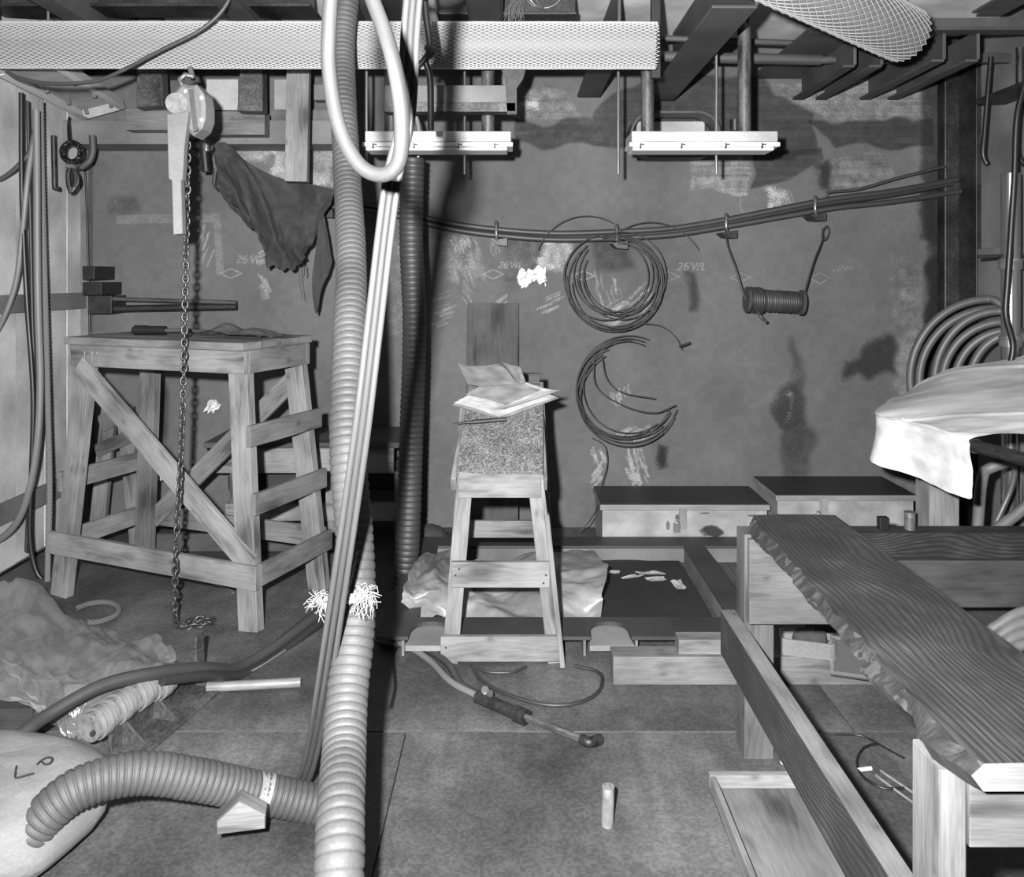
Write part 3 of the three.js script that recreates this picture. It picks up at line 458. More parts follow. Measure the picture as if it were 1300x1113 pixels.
{ // tool and gloves on the trestle
  const a = S3(-0.28, 1.213, -0.06), b = S3(0.02, 1.213, 0.02), c = S3(0.2, 1.205, 0.05);
  const t = thing('air_tool', 'black handled air tool with a long bent steel spindle lying on the trestle top', 'tool', a.clone());
  const d = b.clone().sub(a).normalize();
  part(t, 'body', merge([rod(a, a.clone().addScaledVector(d, 0.06), 0.024, 16), rod(a.clone().addScaledVector(d, 0.058), a.clone().addScaledVector(d, 0.15), 0.021, 16), rod(a.clone().addScaledVector(d, -0.012), a, 0.016, 16)]), mat.black);
  part(t, 'spindle', tube([a.clone().addScaledVector(d, 0.14), b, b.clone().lerp(c, 0.6).add(V(0, 0.0, 0)), c.clone().add(V(0, 0.025, 0))], 0.009), mat.steel);
  const rows = []; for (let i = 0; i < 4; i++) rows.push([0, 1, 2, 3, 4].map(j => S3(0.12 + j * 0.085, 1.196 + (j === 1 ? 0.05 : j === 2 ? 0.025 : j === 3 ? 0.03 : 0.0) * Math.sin((i + 0.6) / 3.6 * Math.PI), -0.1 + i * 0.07)));
  solo('work_gloves', 'pair of crumpled dark work gloves in a heap on the trestle top', 'gloves', surface(rows, 40, 30, (u, v) => V(0, 0.012 * (fbm(u * 6, v * 5, 3) + 0.3), 0)), M(0.16, { map: clothTex, side: THREE.DoubleSide }));
}

// ---------------------------------------------------------------- overhead: netted pipes
function netting(L, R, N, cell, r) {                            // diamond net round the x axis
  const pos = [], nor = [], idx = [], n = Math.round(L / (cell / 3)), turn = Math.PI * 2 / N / cell;
  for (const s of [1, -1]) for (let k = 0; k < N; k++) {
    const st = pos.length / 3;
    for (let i = 0; i <= n; i++) {
      const x = L * i / n, a = k / N * Math.PI * 2 + s * x * turn, ca = Math.cos(a), sa = Math.sin(a), wob = 1 + 0.004 * Math.sin(x * 9 + k);
      const q = [[0, r * 0.7], [0, 0], [0, 0]], ry = R * wob + (s > 0 ? r * 0.6 : 0);
      for (let e = 0; e < 3; e++) { const b = e / 3 * Math.PI * 2, dr = r * Math.cos(b), dt = r * Math.sin(b); pos.push(x, (ry + dr) * ca - dt * sa, (ry + dr) * sa + dt * ca); nor.push(0, Math.cos(b) * ca - Math.sin(b) * sa, Math.cos(b) * sa + Math.sin(b) * ca); }
      if (i) for (let e = 0; e < 3; e++) { const a0 = st + (i - 1) * 3 + e, a1 = st + (i - 1) * 3 + (e + 1) % 3; idx.push(a0, a1, a0 + 3, a1, a1 + 3, a0 + 3); }
    }
  }
  const g = new THREE.BufferGeometry(); g.setAttribute('position', new THREE.Float32BufferAttribute(pos, 3)); g.setAttribute('normal', new THREE.Float32BufferAttribute(nor, 3)); g.setIndex(idx); return g;
}
function nettedPipe(label, a, b, R, N, cell, r) {
  const t = thing('netted_pipe', label, 'pipe', a), L = a.distanceTo(b), q = new THREE.Quaternion().setFromUnitVectors(V(1, 0, 0), b.clone().sub(a).normalize());
  const outer = new THREE.LatheGeometry([[R * 0.8, 0], [R * 0.8, L], [R * 0.94, L], [R * 0.96, L - 0.004], [R * 0.96, 0.004], [R * 0.94, 0], [R * 0.8, 0]].map(p => new THREE.Vector2(...p)), 48); outer.rotateZ(-Math.PI / 2);
  for (const [n, g, m] of [['pipe_body', outer, mat.tubeWhite], ['netting', netting(L + 0.012, R, N, cell, r), mat.net]]) { g.applyQuaternion(q); const me = shadow(new THREE.Mesh(g, m)); me.name = n; t.add(me); if (n === 'netting') stuff(me); }
  return t;
}
nettedPipe('long white pipe in netting hung level across the compartment behind the hoses', P(-140, 57, 3.6), P(829, 58, 3.6), 0.098, 36, 0.034, 0.0021);
nettedPipe('short white netted pipe slung at an angle under the deck with an open end', P(1148, 44, 3.45), P(905, -75, 2.75), 0.112, 26, 0.05, 0.003);
// conduits and hangers behind them
solo('overhead_pipe', 'thin dark pipe running level behind the end of the long netted pipe', 'pipe', rod(P(800, 47, 4.3), P(1062, 57, 4.3), 0.017), mat.beam);
solo('overhead_pipe', 'thicker dark stubby pipe hung below the thin one beyond the netted pipe', 'pipe', merge([rod(P(800, 71, 4.2), P(1042, 76, 4.2), 0.028), rod(P(1036, 76, 4.2), P(1060, 76, 4.2), 0.02)]), mat.beam);
{ const t = thing('pipe_hanger', 'black bolted pipe hanger at the end of the long netted pipe', 'hanger', P(831, 60, 3.72)); part(t, 'strap', box(P(826, 0, 3.72).x, P(838, 0, 3.72).x, P(0, 100, 3.72).y, YC, -3.73, -3.70), mat.black); part(t, 'bolt', rod(P(831, 38, 3.69), P(831, 38, 3.74), 0.018, 6), mat.steelDark); }

// ---------------------------------------------------------------- fluorescent fittings (dark: lit by the flash only)
function fitting(label) {
  const z = 3.65, t = thing('light_fitting', label, 'light fitting', P(894, 178, z));
  const X = px => P(px, 0, z).x, Y = py => P(0, py, z).y;
  part(t, 'housing', box(X(802), X(988), Y(180), Y(166), -z - 0.2, -z, 0.006), mat.enamel);
  part(t, 'diffuser', merge([box(X(799), X(990), Y(186), Y(180.5), -z - 0.15, -z + 0.008, 0.003), box(X(803), X(983), Y(191), Y(186), -z - 0.13, -z + 0.002, 0.006)]), mat.white);
  for (const x of [812, 864, 920, 966]) part(t, 'clip', merge([box(X(x), X(x) + 0.006, Y(189), Y(182), -z, -z + 0.014, 0.001), box(X(x), X(x) + 0.02, Y(184.5), Y(183), -z, -z + 0.014, 0.001)]), mat.steelDark);
  for (const x of [829, 957]) { const s = part(t, 'stanchion', rod(V(X(x), Y(166), -z - 0.15), V(X(x), 2.62, -z - 0.15), 0.03, 16), mat.steel); part(s, 'collar', rod(V(X(x), Y(166), -z - 0.15), V(X(x), Y(166) + 0.018, -z - 0.15), 0.042, 16), mat.steel); }
  for (const x of [793, 925]) part(t, 'hanger_rod', rod(V(X(x), Y(213), -z - 0.22), V(X(x), 2.55, -z - 0.22), 0.007, 8), mat.zinc);
  return t;
}
{
  const a = fitting('white strip light fitting on two posts in front of the oval wall collar');
  const b = a.clone(); b.name = numbered('light_fitting'); b.position.x -= 1.178; scene.add(b);
  b.userData = { ...a.userData, label: 'white strip light fitting partly behind the looped cable and hanging hoses' };
}
{ // third fitting, seen from below at the left, slightly rolled
  const A1 = P(107, 152, 4.75), A0 = P(0, 97, 3.736), B1 = P(158, 138, 4.74), d = A0.clone().sub(A1).normalize(), L = 1.04, A2 = A1.clone().addScaledVector(d, L), B2 = B1.clone().addScaledVector(d, L);
  const t = thing('light_fitting', 'white strip light fitting seen from below near the left wall, pan open', 'light fitting', A1.clone());
  const side = B1.clone().sub(A1).normalize(), nn = side.clone().cross(d).normalize(); if (nn.y < 0) nn.negate();
  const at = (p, s, h) => p.clone().addScaledVector(side, s).addScaledVector(nn, h);
  part(t, 'pan', board(at(A1.clone().lerp(B1, 0.5), 0, 0.055), at(A2.clone().lerp(B2, 0.5), 0, 0.055), 0.235, 0.01, nn), mat.enamel);
  part(t, 'rim', board(at(A1, 0, 0.03), at(A2, 0, 0.03), 0.012, 0.06, nn), mat.white); part(t, 'rim', board(at(B1, 0, 0.03), at(B2, 0, 0.03), 0.012, 0.06, nn), mat.white);
  part(t, 'lip', board(at(A1, 0.012, 0.002), at(A2, 0.012, 0.002), 0.03, 0.005, nn), mat.white); part(t, 'lip', board(at(B1, -0.012, 0.002), at(B2, -0.012, 0.002), 0.03, 0.005, nn), mat.white);
  part(t, 'end_cap', board(at(A1, 0, 0.03), at(B1, 0, 0.03), 0.012, 0.062, nn), mat.enamel);
  for (const s of [0.06, 0.32, 0.6]) for (const k of [0.045, 0.19]) { const q = at(A1.clone().addScaledVector(d, s), k, 0.03); part(t, 'lamp_holder', board(q, q.clone().addScaledVector(d, 0.012), 0.02, 0.045, nn), mat.zinc); }
  for (const p of [A1, B1]) { const q = at(p.clone().addScaledVector(d, 1.02), 0, 0.05); part(t, 'hanger_rod', rod(q, V(q.x, YC, q.z), 0.006, 8), mat.zinc); }
}
{ const z = 3.66, t = thing('channel_bracket', 'grey steel channel bracket above the partly hidden strip light', 'bracket', P(575, 125, z)); const X = px => P(px, 0, z).x, Y = py => P(0, py, z).y;
  part(t, 'channel', box(X(488), X(652), Y(131), Y(108), -z - 0.05, -z), mat.grey); part(t, 'lip', box(X(488), X(655), Y(143), Y(131), -z - 0.05, -z + 0.02), mat.steel); part(t, 'end_plate', plate([[640, 86], [668, 86], [664, 100], [656, 112], [656, 145], [644, 145]], z - 0.02, 0.03), mat.steelDark);
  for (const x of [500, 640]) part(t, 'hanger_rod', rod(V(X(x), Y(108), -z - 0.02), V(X(x), 2.385, -z - 0.02), 0.012, 8), mat.steel); }
{ // oval collar on the back wall
  const s = new THREE.Shape(), w = 0.235, h = 0.13; const cap = (sh, R, L) => { sh.absarc(L, 0, R, -Math.PI / 2, Math.PI / 2, false); sh.absarc(-L, 0, R, Math.PI / 2, Math.PI * 1.5, false); };
  cap(s, h, w - h + 0.02); const hp = new THREE.Path(); hp.absarc(w - h + 0.02, 0, h - 0.012, Math.PI / 2, -Math.PI / 2, true); hp.absarc(-(w - h + 0.02), 0, h - 0.012, Math.PI * 1.5, Math.PI / 2, true); s.holes.push(hp);
  const g = new THREE.ExtrudeGeometry(s, { depth: 0.16, bevelEnabled: true, bevelSize: 0.003, bevelThickness: 0.003, bevelSegments: 1, curveSegments: 20 }); const c = P(851, 176, ZW); g.translate(c.x, c.y, -ZW);
  const oc = thing('oval_collar', 'dark oval steel collar with a pale plate inside on the wall behind the strip light', 'collar', V(c.x, c.y, -ZW)); part(oc, 'rim', g, mat.beam); part(oc, 'plate', box(c.x - 0.2, c.x + 0.2, c.y - 0.1, c.y + 0.1, -ZW + 0.001, -ZW + 0.012, 0.004), mat.enamel);
}
{ const t = thing('plug_cord', 'black cord with a plug hanging beside the post of the strip light', 'cord', P(935, 158, 3.9)); part(t, 'cord', tube([P(951, -18, 3.95), P(949, 40, 3.95), P(948, 85, 3.95), P(944, 110, 3.93), P(947, 140, 3.9), P(940, 160, 3.88)], 0.008), mat.black); part(t, 'plug', rod(P(933, 152, 3.88), P(933, 166, 3.88), 0.024, 12), mat.black); }

// ---------------------------------------------------------------- ventilation hoses and cables in the middle
solo('ventilation_hose', 'pale ribbed ventilation hose hanging full height in front of the bench area', 'hose', ribbed([P(452, -70, 3.42), P(436, 40, 3.36), P(436, 130, 3.18), P(441, 225, 3.0), P(446, 330, 2.72), P(444, 425, 2.5), P(441, 560, 2.3), P(450, 680, 2.2), P(452, 780, 2.1), P(441, 880, 1.98), P(437, 950, 1.87), P(433, 1022, 1.72), P(430, 1120, 1.6), P(425, 1230, 1.55), P(410, 1330, 1.52)], 0.05, 0.0235, 0.0052), mat.duct);
solo('ventilation_hose', 'black ribbed ventilation hose hanging in shadow behind the pale cable strip', 'hose', ribbed([P(524, 200, 4.0), P(522, 300, 4.02), P(526, 420, 4.0), P(522, 560, 3.95), P(518, 680, 3.9), P(512, 742, 3.9)], 0.058, 0.027, 0.006), mat.ductDark);
{ const t = thing('hose_hook', 'pale wire hook and ring holding the black ribbed hose up', 'hook', P(527, 190, 4.0)); part(t, 'hook', tube([P(521, 130, 3.9), P(530, 155, 3.92), P(532, 180, 3.95), P(524, 196, 4.0)], 0.012), mat.hoseGrey); part(t, 'ring', new THREE.TorusGeometry(0.032, 0.006, 8, 20).translate(...P(524, 194, 3.96).toArray()), mat.zinc); }
{ // floor hose in the left foreground
  const t = thing('floor_hose', 'grey ribbed ventilation hose snaking across the deck in the left corner', 'hose', P(200, 1000, 2.15));
  const pts = [P(20, 1085, 1.95), P(62, 1030, 1.98), P(110, 996, 2.02), P(180, 981, 2.08), P(255, 990, 2.14), P(320, 1004, 2.2), P(385, 1018, 2.24), P(420, 1026, 2.26)];
  part(t, 'hose', ribbed(pts, 0.05, 0.0165, 0.005), mat.ductGrey);
  part(t, 'tape_band', sweep(curve([P(322, 1005, 2.2), P(332, 1007, 2.21), P(343, 1009, 2.215)]), 6, 24, () => 0.0512), mat.insul, 'pale tape wound round the hose');
}
const strip = [[528, -40, 1.72], [521, 40, 1.72], [515, 150, 1.72], [496, 240, 1.72], [474, 420, 1.74], [457, 560, 1.78], [431, 740, 1.9], [410, 880, 2.06], [397, 950, 2.2], [385, 990, 2.29], [371, 1006, 2.32]];
for (const k of [0, 1, 2]) solo('air_line', ['outer pale rubber air line of the three hanging together beside the ventilation hose', 'middle pale rubber air line between its two neighbours beside the ventilation hose', 'inner pale rubber air line nearest the hanging shadow, frayed rope behind'][k], 'cable', tube(strip.map((p, i) => { const w = (k - 1) * (i < 8 ? 8.2 : 7); return P(p[0] + w, p[1], p[2] + (k - 1) * 0.004); }), 0.0072, 120, 10), k === 1 ? M(0.1, { map: grimeTex }) : mat.cableLight, 'pale air lines hanging together');
solo('looped_cable', 'thick pale cable hanging in a wide loop from the deck overhead', 'cable', tube([P(424, -60, 1.5), P(418, 30, 1.5), P(418, 90, 1.5), P(430, 160, 1.48), P(455, 208, 1.46), P(485, 222, 1.44), P(506, 205, 1.42), P(510, 150, 1.4), P(502, 90, 1.4), P(488, 40, 1.42), P(470, -10, 1.44), P(455, -70, 1.45)], 0.0135, 140, 14), M(0.10, { roughness: 0.55, map: grimeTex }));
solo('black_strap', 'knotted black strap hanging in front of the long netted pipe', 'strap', merge([tube([P(538, -20, 2.9), P(541, 20, 2.9), P(546, 60, 2.9), P(540, 78, 2.9), P(546, 100, 2.92), P(547, 165, 3.0)], 0.012), tube([P(543, 70, 2.88), P(530, 86, 2.9)], 0.011), tube([P(545, 72, 2.88), P(549, 64, 2.87), P(541, 60, 2.88)], 0.011)]), mat.black);
solo('cable_coil', 'pale coiled cable bundle just under the deck above the cable strip', 'cable', merge([0, 1, 2].map(k => new THREE.TorusGeometry(0.1, 0.011, 8, 40).scale(1, 0.6, 1).rotateX(0.3 + k * 0.2).translate(...P(540, -34 + k * 3, 2.6 + k * 0.03).toArray()))), mat.cableLight);
{ const c = P(690, -8, 3.9); solo('wire_coil', 'small loose coil of dark wire hung on the deck beam above the netted pipe', 'wire', merge([0, 1, 2].map(k => new THREE.TorusGeometry(0.085 + k * 0.008, 0.006, 6, 30).scale(1, 0.8, 1).rotateY(0.4 * k).translate(c.x + 0.01 * k, c.y, c.z))), mat.zinc);
  const sh = []; for (let i = 0; i < 40; i++) { const a = P(655 + rr(-8, 8), -5, 3.85), b = P(650 + rr(-12, 16), rr(18, 34), 3.8); sh.push(tube([a, a.clone().lerp(b, 0.5).add(V(rr(-0.02, 0.02), 0, rr(-0.02, 0.02))), b], 0.0012, 6, 4)); } stuff(solo('frayed_lashing', 'frayed rope lashing above the long netted pipe', 'rope', merge(sh), mat.rope)); }
{ // rope lashing round hose and air lines
  const t = thing('rope_lashing', 'frayed white rope lashing tied round the pale ventilation hose and air lines', 'rope', P(440, 760, 2.0));
  part(t, 'turns', rope(Array.from({ length: 30 }, (_, i) => { const a = i / 29 * Math.PI * 4.2; return P(441 + 33 * Math.cos(a), 757 + i * 0.3, 2.08 - 0.075 * Math.sin(a)); }), 0.008, 0.03), mat.ropeWhite);
  const f = []; for (const [cx, cy, n] of [[409, 760, 70], [462, 755, 80]]) for (let i = 0; i < n; i++) { const a = rnd() * Math.PI * 2, L = rr(12, 32), z = 2.0 + rr(-0.03, 0.03), p0 = P(cx + rr(-5, 5), cy + rr(-8, 8), z), p2 = P(cx + Math.cos(a) * L * 0.75, cy + Math.sin(a) * L * 0.8 + 9, z + rr(-0.03, 0.03)), p1 = p0.clone().lerp(p2, 0.55).add(V(rr(-0.012, 0.012), rr(-0.01, 0.014), rr(-0.01, 0.01))); f.push(tube([p0, p1, p2], 0.0008, 7, 4)); }
  stuff(part(t, 'frayed_ends', merge(f), mat.ropeWhite));
}
solo('sagging_cable', 'thin grey cord sagging from the deck beam across the front of the netted pipe', 'cord', tube([P(300, -30, 3.35), P(286, 8, 3.35), P(255, 38, 3.35), P(200, 66, 3.36), P(150, 92, 3.38), P(115, 104, 3.4), P(60, 106, 3.42), P(22, 98, 3.42), P(8, 90, 3.42)], 0.0085), mat.rubber2);

// ---------------------------------------------------------------- wall cable bundle
{
  const path = [[330, 236], [400, 252], [460, 259], [505, 267], [560, 281], [620, 290], [700, 296], [783, 294], [850, 290], [920, 279], [985, 266], [1060, 252], [1130, 243], [1214, 228]];
  const off = [[0, 0], [4, 8], [-3, 5]], lab = ['upper cable of the dark bundle strung along the back wall', 'lower cable of the dark bundle strung along the back wall', 'middle cable of the dark bundle strung along the back wall'];
  off.forEach((o, k) => solo('wall_cable', lab[k], 'cable', tube(path.map((p, i) => P(p[0] + (i === 13 ? o[0] * 2 : o[0]), p[1] + o[1] + (k === 1 && i > 9 ? (i - 9) * 1.6 : 0), 4.74 + (k === 2 ? 0.015 : 0) )), 0.0165, 120, 10), k === 2 ? mat.rubber : mat.rubber2));
  solo('wall_cable', 'separate thin cable above the bundle near the dark corner column', 'cable', tube([P(1050, 250, 4.74), P(1052, 244, 4.74), P(1090, 240, 4.74), P(1140, 226, 4.74), P(1200, 211, 4.74)], 0.009), mat.rubber2);
  for (const [x, y, where] of [[630, 294, 'beside the dark leaning board'], [783, 298, 'above the big wire coil'], [922, 284, 'above the hanging spool'], [1035, 262, 'nearest the dark corner column'], [408, 258, 'beside the torn rag']]) {
    const t = thing('cable_clamp', 'small metal cable clamp on the wall bundle ' + where, 'clamp', P(x, y, 4.72));
    part(t, 'strap', tube([P(x, y - 12, 4.77), P(x, y - 11, 4.705), P(x, y + 3, 4.69), P(x + 1, y + 12, 4.71)], 0.009), mat.zinc); part(t, 'bracket', plate([[x - 6, y + 11], [x + 14, y + 8], [x + 14, y + 18], [x + 1, y + 17]], 4.7, 0.14), mat.steelDark);
  }
}
{ // coils of wire hung from the bundle
  const ring = (cx, cy, r, a0, a1, z, n = 40) => Array.from({ length: n + 1 }, (_, i) => { const a = (a0 + (a1 - a0) * i / n) * Math.PI / 180; return P(cx + r * Math.cos(a), cy + r * Math.sin(a), z); });
  const g = []; for (let k = 0; k < 11; k++) { const r = 49 + rr(-4, 14); g.push(tube(ring(781 + rr(-10, 10), 352 + rr(-5, 9), r, rr(-110, -80), rr(150, 262), 4.66 - k * 0.004), 0.0033, 60, 5)); }
  g.push(tube(ring(770, 352, 54, 60, 260, 4.64), 0.0042, 60, 5)); g.push(tube(ring(745, 340, 66, 200, 300, 4.68), 0.003, 40, 5)); g.push(tube(ring(826, 352, 70, 225, 330, 4.68), 0.003, 40, 5));
  solo('wire_coil', 'large loose coil of dark wire hanging from the wall cable bundle', 'wire', merge(g), mat.rubber);
  const h = []; for (let k = 0; k < 5; k++) h.push(tube(ring(794 + rr(-5, 5), 494 + rr(-3, 5), 62 + rr(-5, 5), rr(300, 270), rr(5, 60), 4.66 - k * 0.004), 0.0033, 60, 5));
  for (let k = 0; k < 4; k++) h.push(tube(ring(793 + k * 2, 496 + k * 3, 62 + rr(-4, 4), rr(20, 50), rr(215, 262), 4.64 - k * 0.004), 0.0033, 60, 5));
  h.push(tube([P(764, 450, 4.65), P(770, 480, 4.65), P(790, 498, 4.65), P(832, 506, 4.65)], 0.004)); h.push(tube([P(754, 450, 4.65), P(757, 490, 4.65), P(790, 514, 4.65), P(830, 524, 4.65), P(858, 514, 4.65)], 0.004));
  solo('wire_coil', 'smaller open coil of dark wire hanging below the large coil on the wall', 'wire', merge(h), mat.rubber);
  solo('loose_wire', 'single stray wire end curling off the coils with a dark knot at its tip', 'wire', merge([tube([P(812, 410, 4.7), P(840, 414, 4.7), P(858, 428, 4.7), P(866, 444, 4.7)], 0.003), tube([P(863, 440, 4.7), P(868, 438, 4.68), P(876, 435, 4.66)], 0.007)]), mat.rubber);
  solo('loose_wire', 'thin wire trailing from the smaller coil down the wall to the tool chest', 'wire', tube([P(752, 556, 4.7), P(768, 566, 4.7), P(771, 590, 4.7), P(764, 615, 4.6), P(760, 640, 4.5), P(748, 662, 4.42), P(735, 675, 4.4)], 0.0028), mat.rubber);
}
{ // crumpled white paper stuck by the wires, and two more scraps on the wall
  const scrapBall = (px, py, z, w, h, label, k) => { const g = new THREE.IcosahedronGeometry(1, 6); const p = g.attributes.position; for (let i = 0; i < p.count; i++) { const x = p.getX(i), y = p.getY(i), zz = p.getZ(i), q = 0.25 + 1.1 * Math.abs(noise(x * 1.7 + k, y * 1.7 + zz * 1.9)) + 0.5 * Math.abs(noise(x * 5 + k, y * 5 + zz * 5)); p.setXYZ(i, x * w * q, y * h * q, zz * 0.06 * q); } g.computeVertexNormals(); g.translate(...P(px, py, z).toArray()); return solo('crumpled_paper', label, 'paper', g, mat.white2); };
  const ry = [[338, 345, 342, 340, 344], [350, 347, 352, 346, 349], [356, 354, 350, 357, 352], [367, 362, 353, 351, 362]], rx = [[661, 668, 677, 684, 690], [657, 666, 675, 684, 694], [660, 667, 676, 686, 692], [663, 671, 677, 685, 692]];
  solo('crumpled_paper', 'crumpled white paper stuck on the back wall above the leaning board', 'paper', surface(ry.map((r, i) => r.map((y, j) => P(rx[i][j], y, 4.79 + 0.035 * Math.sin(i * 2.1 + j * 2.7)))), 40, 40, (u, v) => V(0.03 * fbm(u * 8, v * 8, 3), 0.05 * fbm(u * 7 + 3, v * 7, 4), 0.03 * fbm(u * 9, v * 9 + 4, 3))), M(1.3, { roughness: 0.9, side: THREE.DoubleSide }));
  scrapBall(269, 515, 4.8, 0.035, 0.03, 'small white crumpled paper on the wall between the trestle legs', 9);
  scrapBall(199, 597, 4.6, 0.028, 0.05, 'small white crumpled paper behind the crossing of the trestle braces', 14);
}
{ // spool hung on wire
  const z = 4.6, a = P(947, 380, z), b = P(1019, 384, z), d = b.clone().sub(a).normalize(), q = s => a.clone().addScaledVector(d, s), L = a.distanceTo(b);
  const t = thing('cable_spool', 'small spool wound with dark cord hanging on wire from the wall cables', 'spool', q(L / 2));
  part(t, 'flange', rod(q(0), q(0.016), 0.072, 28), mat.dark); part(t, 'flange', rod(q(L - 0.016), q(L), 0.07, 28), mat.dark);
  const w = []; for (let i = 0; i <= 300; i++) { const s = 0.03 + (L - 0.06) * i / 300, an = i / 300 * Math.PI * 2 * 20, r = 0.052 + 0.003 * noise(i * 0.1, 3) + (s < 0.09 ? 0.012 : 0); w.push(q(s).add(V(0, Math.cos(an) * r, Math.sin(an) * r))); }
  part(t, 'wound_cord', merge([tube(w, 0.0095, 700, 6), rod(q(0.02), q(L - 0.02), 0.046, 20)]), mat.rubber2);
  part(t, 'cord_end', tube([P(962, 395, 4.55), P(966, 402, 4.53), P(973, 409, 4.53)], 0.009), mat.rubber2);
  part(t, 'hanging_wire', tube([P(921, 290, 4.69), P(924, 312, 4.66), P(934, 340, 4.62), P(944, 374, 4.6), a], 0.0052), mat.rubber); part(t, 'hanging_wire', tube([b, P(1023, 366, 4.6), P(1034, 330, 4.64), P(1044, 305, 4.69), P(1044, 290, 4.71)], 0.0052), mat.rubber); part(t, 'wire_eye', merge([new THREE.TorusGeometry(0.022, 0.005, 6, 18).scale(0.8, 1.7, 1).rotateZ(-0.25).translate(...P(1048, 296, 4.72).toArray())]), mat.rubber);
}

// ---------------------------------------------------------------- chain hoist
{
  const z = 3.45, t = thing('lever_hoist', 'pale lever chain hoist under the long netted pipe, its chain trailing to the deck', 'hoist', P(242, 140, z));
  
  const body = plate([[227, 118], [233, 111], [240, 113], [248, 112], [255, 121], [257, 134], [257, 150], [253, 161], [246, 167], [239, 160], [234, 149], [226, 146]].reverse(), z - 0.055, 0.10, 0.014);
  const bd = part(t, 'body', body, mat.hoist); part(bd, 'gear_cover', merge([rod(P(224, 131, z - 0.10), P(224, 131, z - 0.03), 0.042, 24), rod(P(224, 131, z - 0.113), P(224, 131, z - 0.1), 0.03, 20), rod(P(224, 131, z - 0.12), P(224, 131, z - 0.113), 0.012, 6)]), mat.hoist); part(bd, 'band', plate([[240, 114], [245, 113], [250, 165], [246, 167]], z - 0.075, 0.02, 0.002), mat.zinc);
  for (const [x, y] of [[236, 116], [256, 124], [256, 152]]) part(bd, 'bolt', rod(P(x, y, z - 0.07), P(x, y, z - 0.045), 0.007, 6), mat.zinc);
  part(t, 'lever', plate([[213, 146], [238, 142], [233, 190], [231, 228], [229, 228], [231, 296], [221, 297], [219, 229], [215, 226]], z - 0.10, 0.035, 0.003), mat.hoist, 'long tapering pale hand lever');
  part(t, 'top_hook', tube([P(238, 120, z), P(240, 112, z), P(228, 106, z - 0.01), P(232, 96, z - 0.02), P(243, 96, z), P(246, 102, z + 0.01), P(241, 86, z + 0.03)], 0.011), mat.zinc);
  const link = new THREE.TorusGeometry(0.0115, 0.0047, 6, 12).scale(1, 1.55, 1);
  const ch = curve([P(238, 168, z + 0.0), P(238, 240, z - 0.005), P(236, 330, z - 0.01), P(234, 430, z - 0.02), P(232, 520, z - 0.03), P(228, 620, z - 0.04), P(223, 700, z - 0.05), P(222, 770, z - 0.04)], 0.5), L = ch.getLength(), n = Math.round(L / 0.0265);
  const cg = new THREE.Group(); cg.name = 'chain'; t.add(cg);
  const put = (p, dir, k) => { const m = shadow(new THREE.Mesh(link, mat.chain)); m.name = 'link'; m.position.copy(p).sub(t.position); const qq = new THREE.Quaternion().setFromUnitVectors(V(0, 1, 0), dir); m.quaternion.copy(qq).multiply(new THREE.Quaternion().setFromAxisAngle(V(0, 1, 0), (k % 2 ? Math.PI / 2 : 0) + 0.6)); cg.add(m); };
  for (let i = 0; i <= n; i++) put(ch.getPointAt(i / n), ch.getTangentAt(i / n), i);
  const e = ch.getPoint(1), hp = curve([e, V(e.x + 0.005, 0.012, e.z - 0.02), V(e.x + 0.06, 0.008, e.z - 0.03), V(e.x + 0.125, 0.008, e.z - 0.06), V(e.x + 0.11, 0.01, e.z - 0.1), V(e.x + 0.03, 0.012, e.z - 0.09), V(e.x + 0.05, 0.02, e.z - 0.05), V(e.x + 0.12, 0.02, e.z - 0.04)]), hn = Math.round(hp.getLength() / 0.0265);
  for (let i = 1; i <= hn; i++) put(hp.getPointAt(i / hn), hp.getTangentAt(i / hn), i);
}

// ---------------------------------------------------------------- timber and rag on the back wall, left
{
  const Z = 4.6, X = px => P(px, 0, Z).x, Y = py => P(0, py, Z).y;
  solo('wall_timber', 'long grey timber rail fixed level along the back wall behind the hoist', 'timber', box(X(66), X(432), Y(183), Y(152), -ZW + 0.001, -Z, 0.004), mat.beam2);
  solo('light_plate', 'pale plate fixed on the wall rail on the left wall side of the hoist', 'plate', box(P(159, 0, 4.5).x, P(232, 0, 4.5).x, P(0, 165, 4.5).y, P(0, 138, 4.5).y, -4.598, -4.5), mat.pine2);
  solo('light_plate', 'pale plate fixed on the wall rail between the hoist and the upright plank', 'plate', box(P(256, 0, 4.5).x, P(336, 0, 4.5).x, P(0, 171, 4.5).y, P(0, 141, 4.5).y, -4.598, -4.5), mat.pine2);
  for (const [pts, l] of [[[[176, 18], [200, 18], [206, 134], [174, 136]], 'grey tapered bracket standing behind the left of the hoist top'], [[[310, 18], [332, 18], [333, 141], [302, 140]], 'grey tapered bracket beside the upright plank overhead']]) solo('tapered_bracket', l, 'bracket', plate(pts, 4.35, 0.08, 0.003), mat.steel);
  solo('upright_plank', 'pale upright plank end hanging down in front of the back wall rail', 'plank', board(P(380, 60, 4.25), P(377, 231, 4.25), 0.115, 0.05, V(0, 0, 1)), mat.pine3);
  solo('wall_batten', 'short pale batten beside the upright plank just below the deck', 'batten', box(X(340), X(440), Y(152), Y(136), -4.72, -4.66), mat.pine2); solo('wall_batten', 'short grey batten above its pale neighbour beside the upright plank', 'batten', box(X(395), X(440), Y(124), Y(104), -4.72, -4.66), mat.grey);
  solo('tube_bundle', 'light painted duct stub on the back wall behind the hoist', 'duct', box(X(255), X(296), Y(136), Y(96), -4.8, -4.68), mat.enamel); solo('tube_bundle', 'pale painted panel box overhead beyond the upright plank', 'duct', box(X(340), X(362), Y(134), Y(94), -4.8, -4.72), mat.enamel);
}
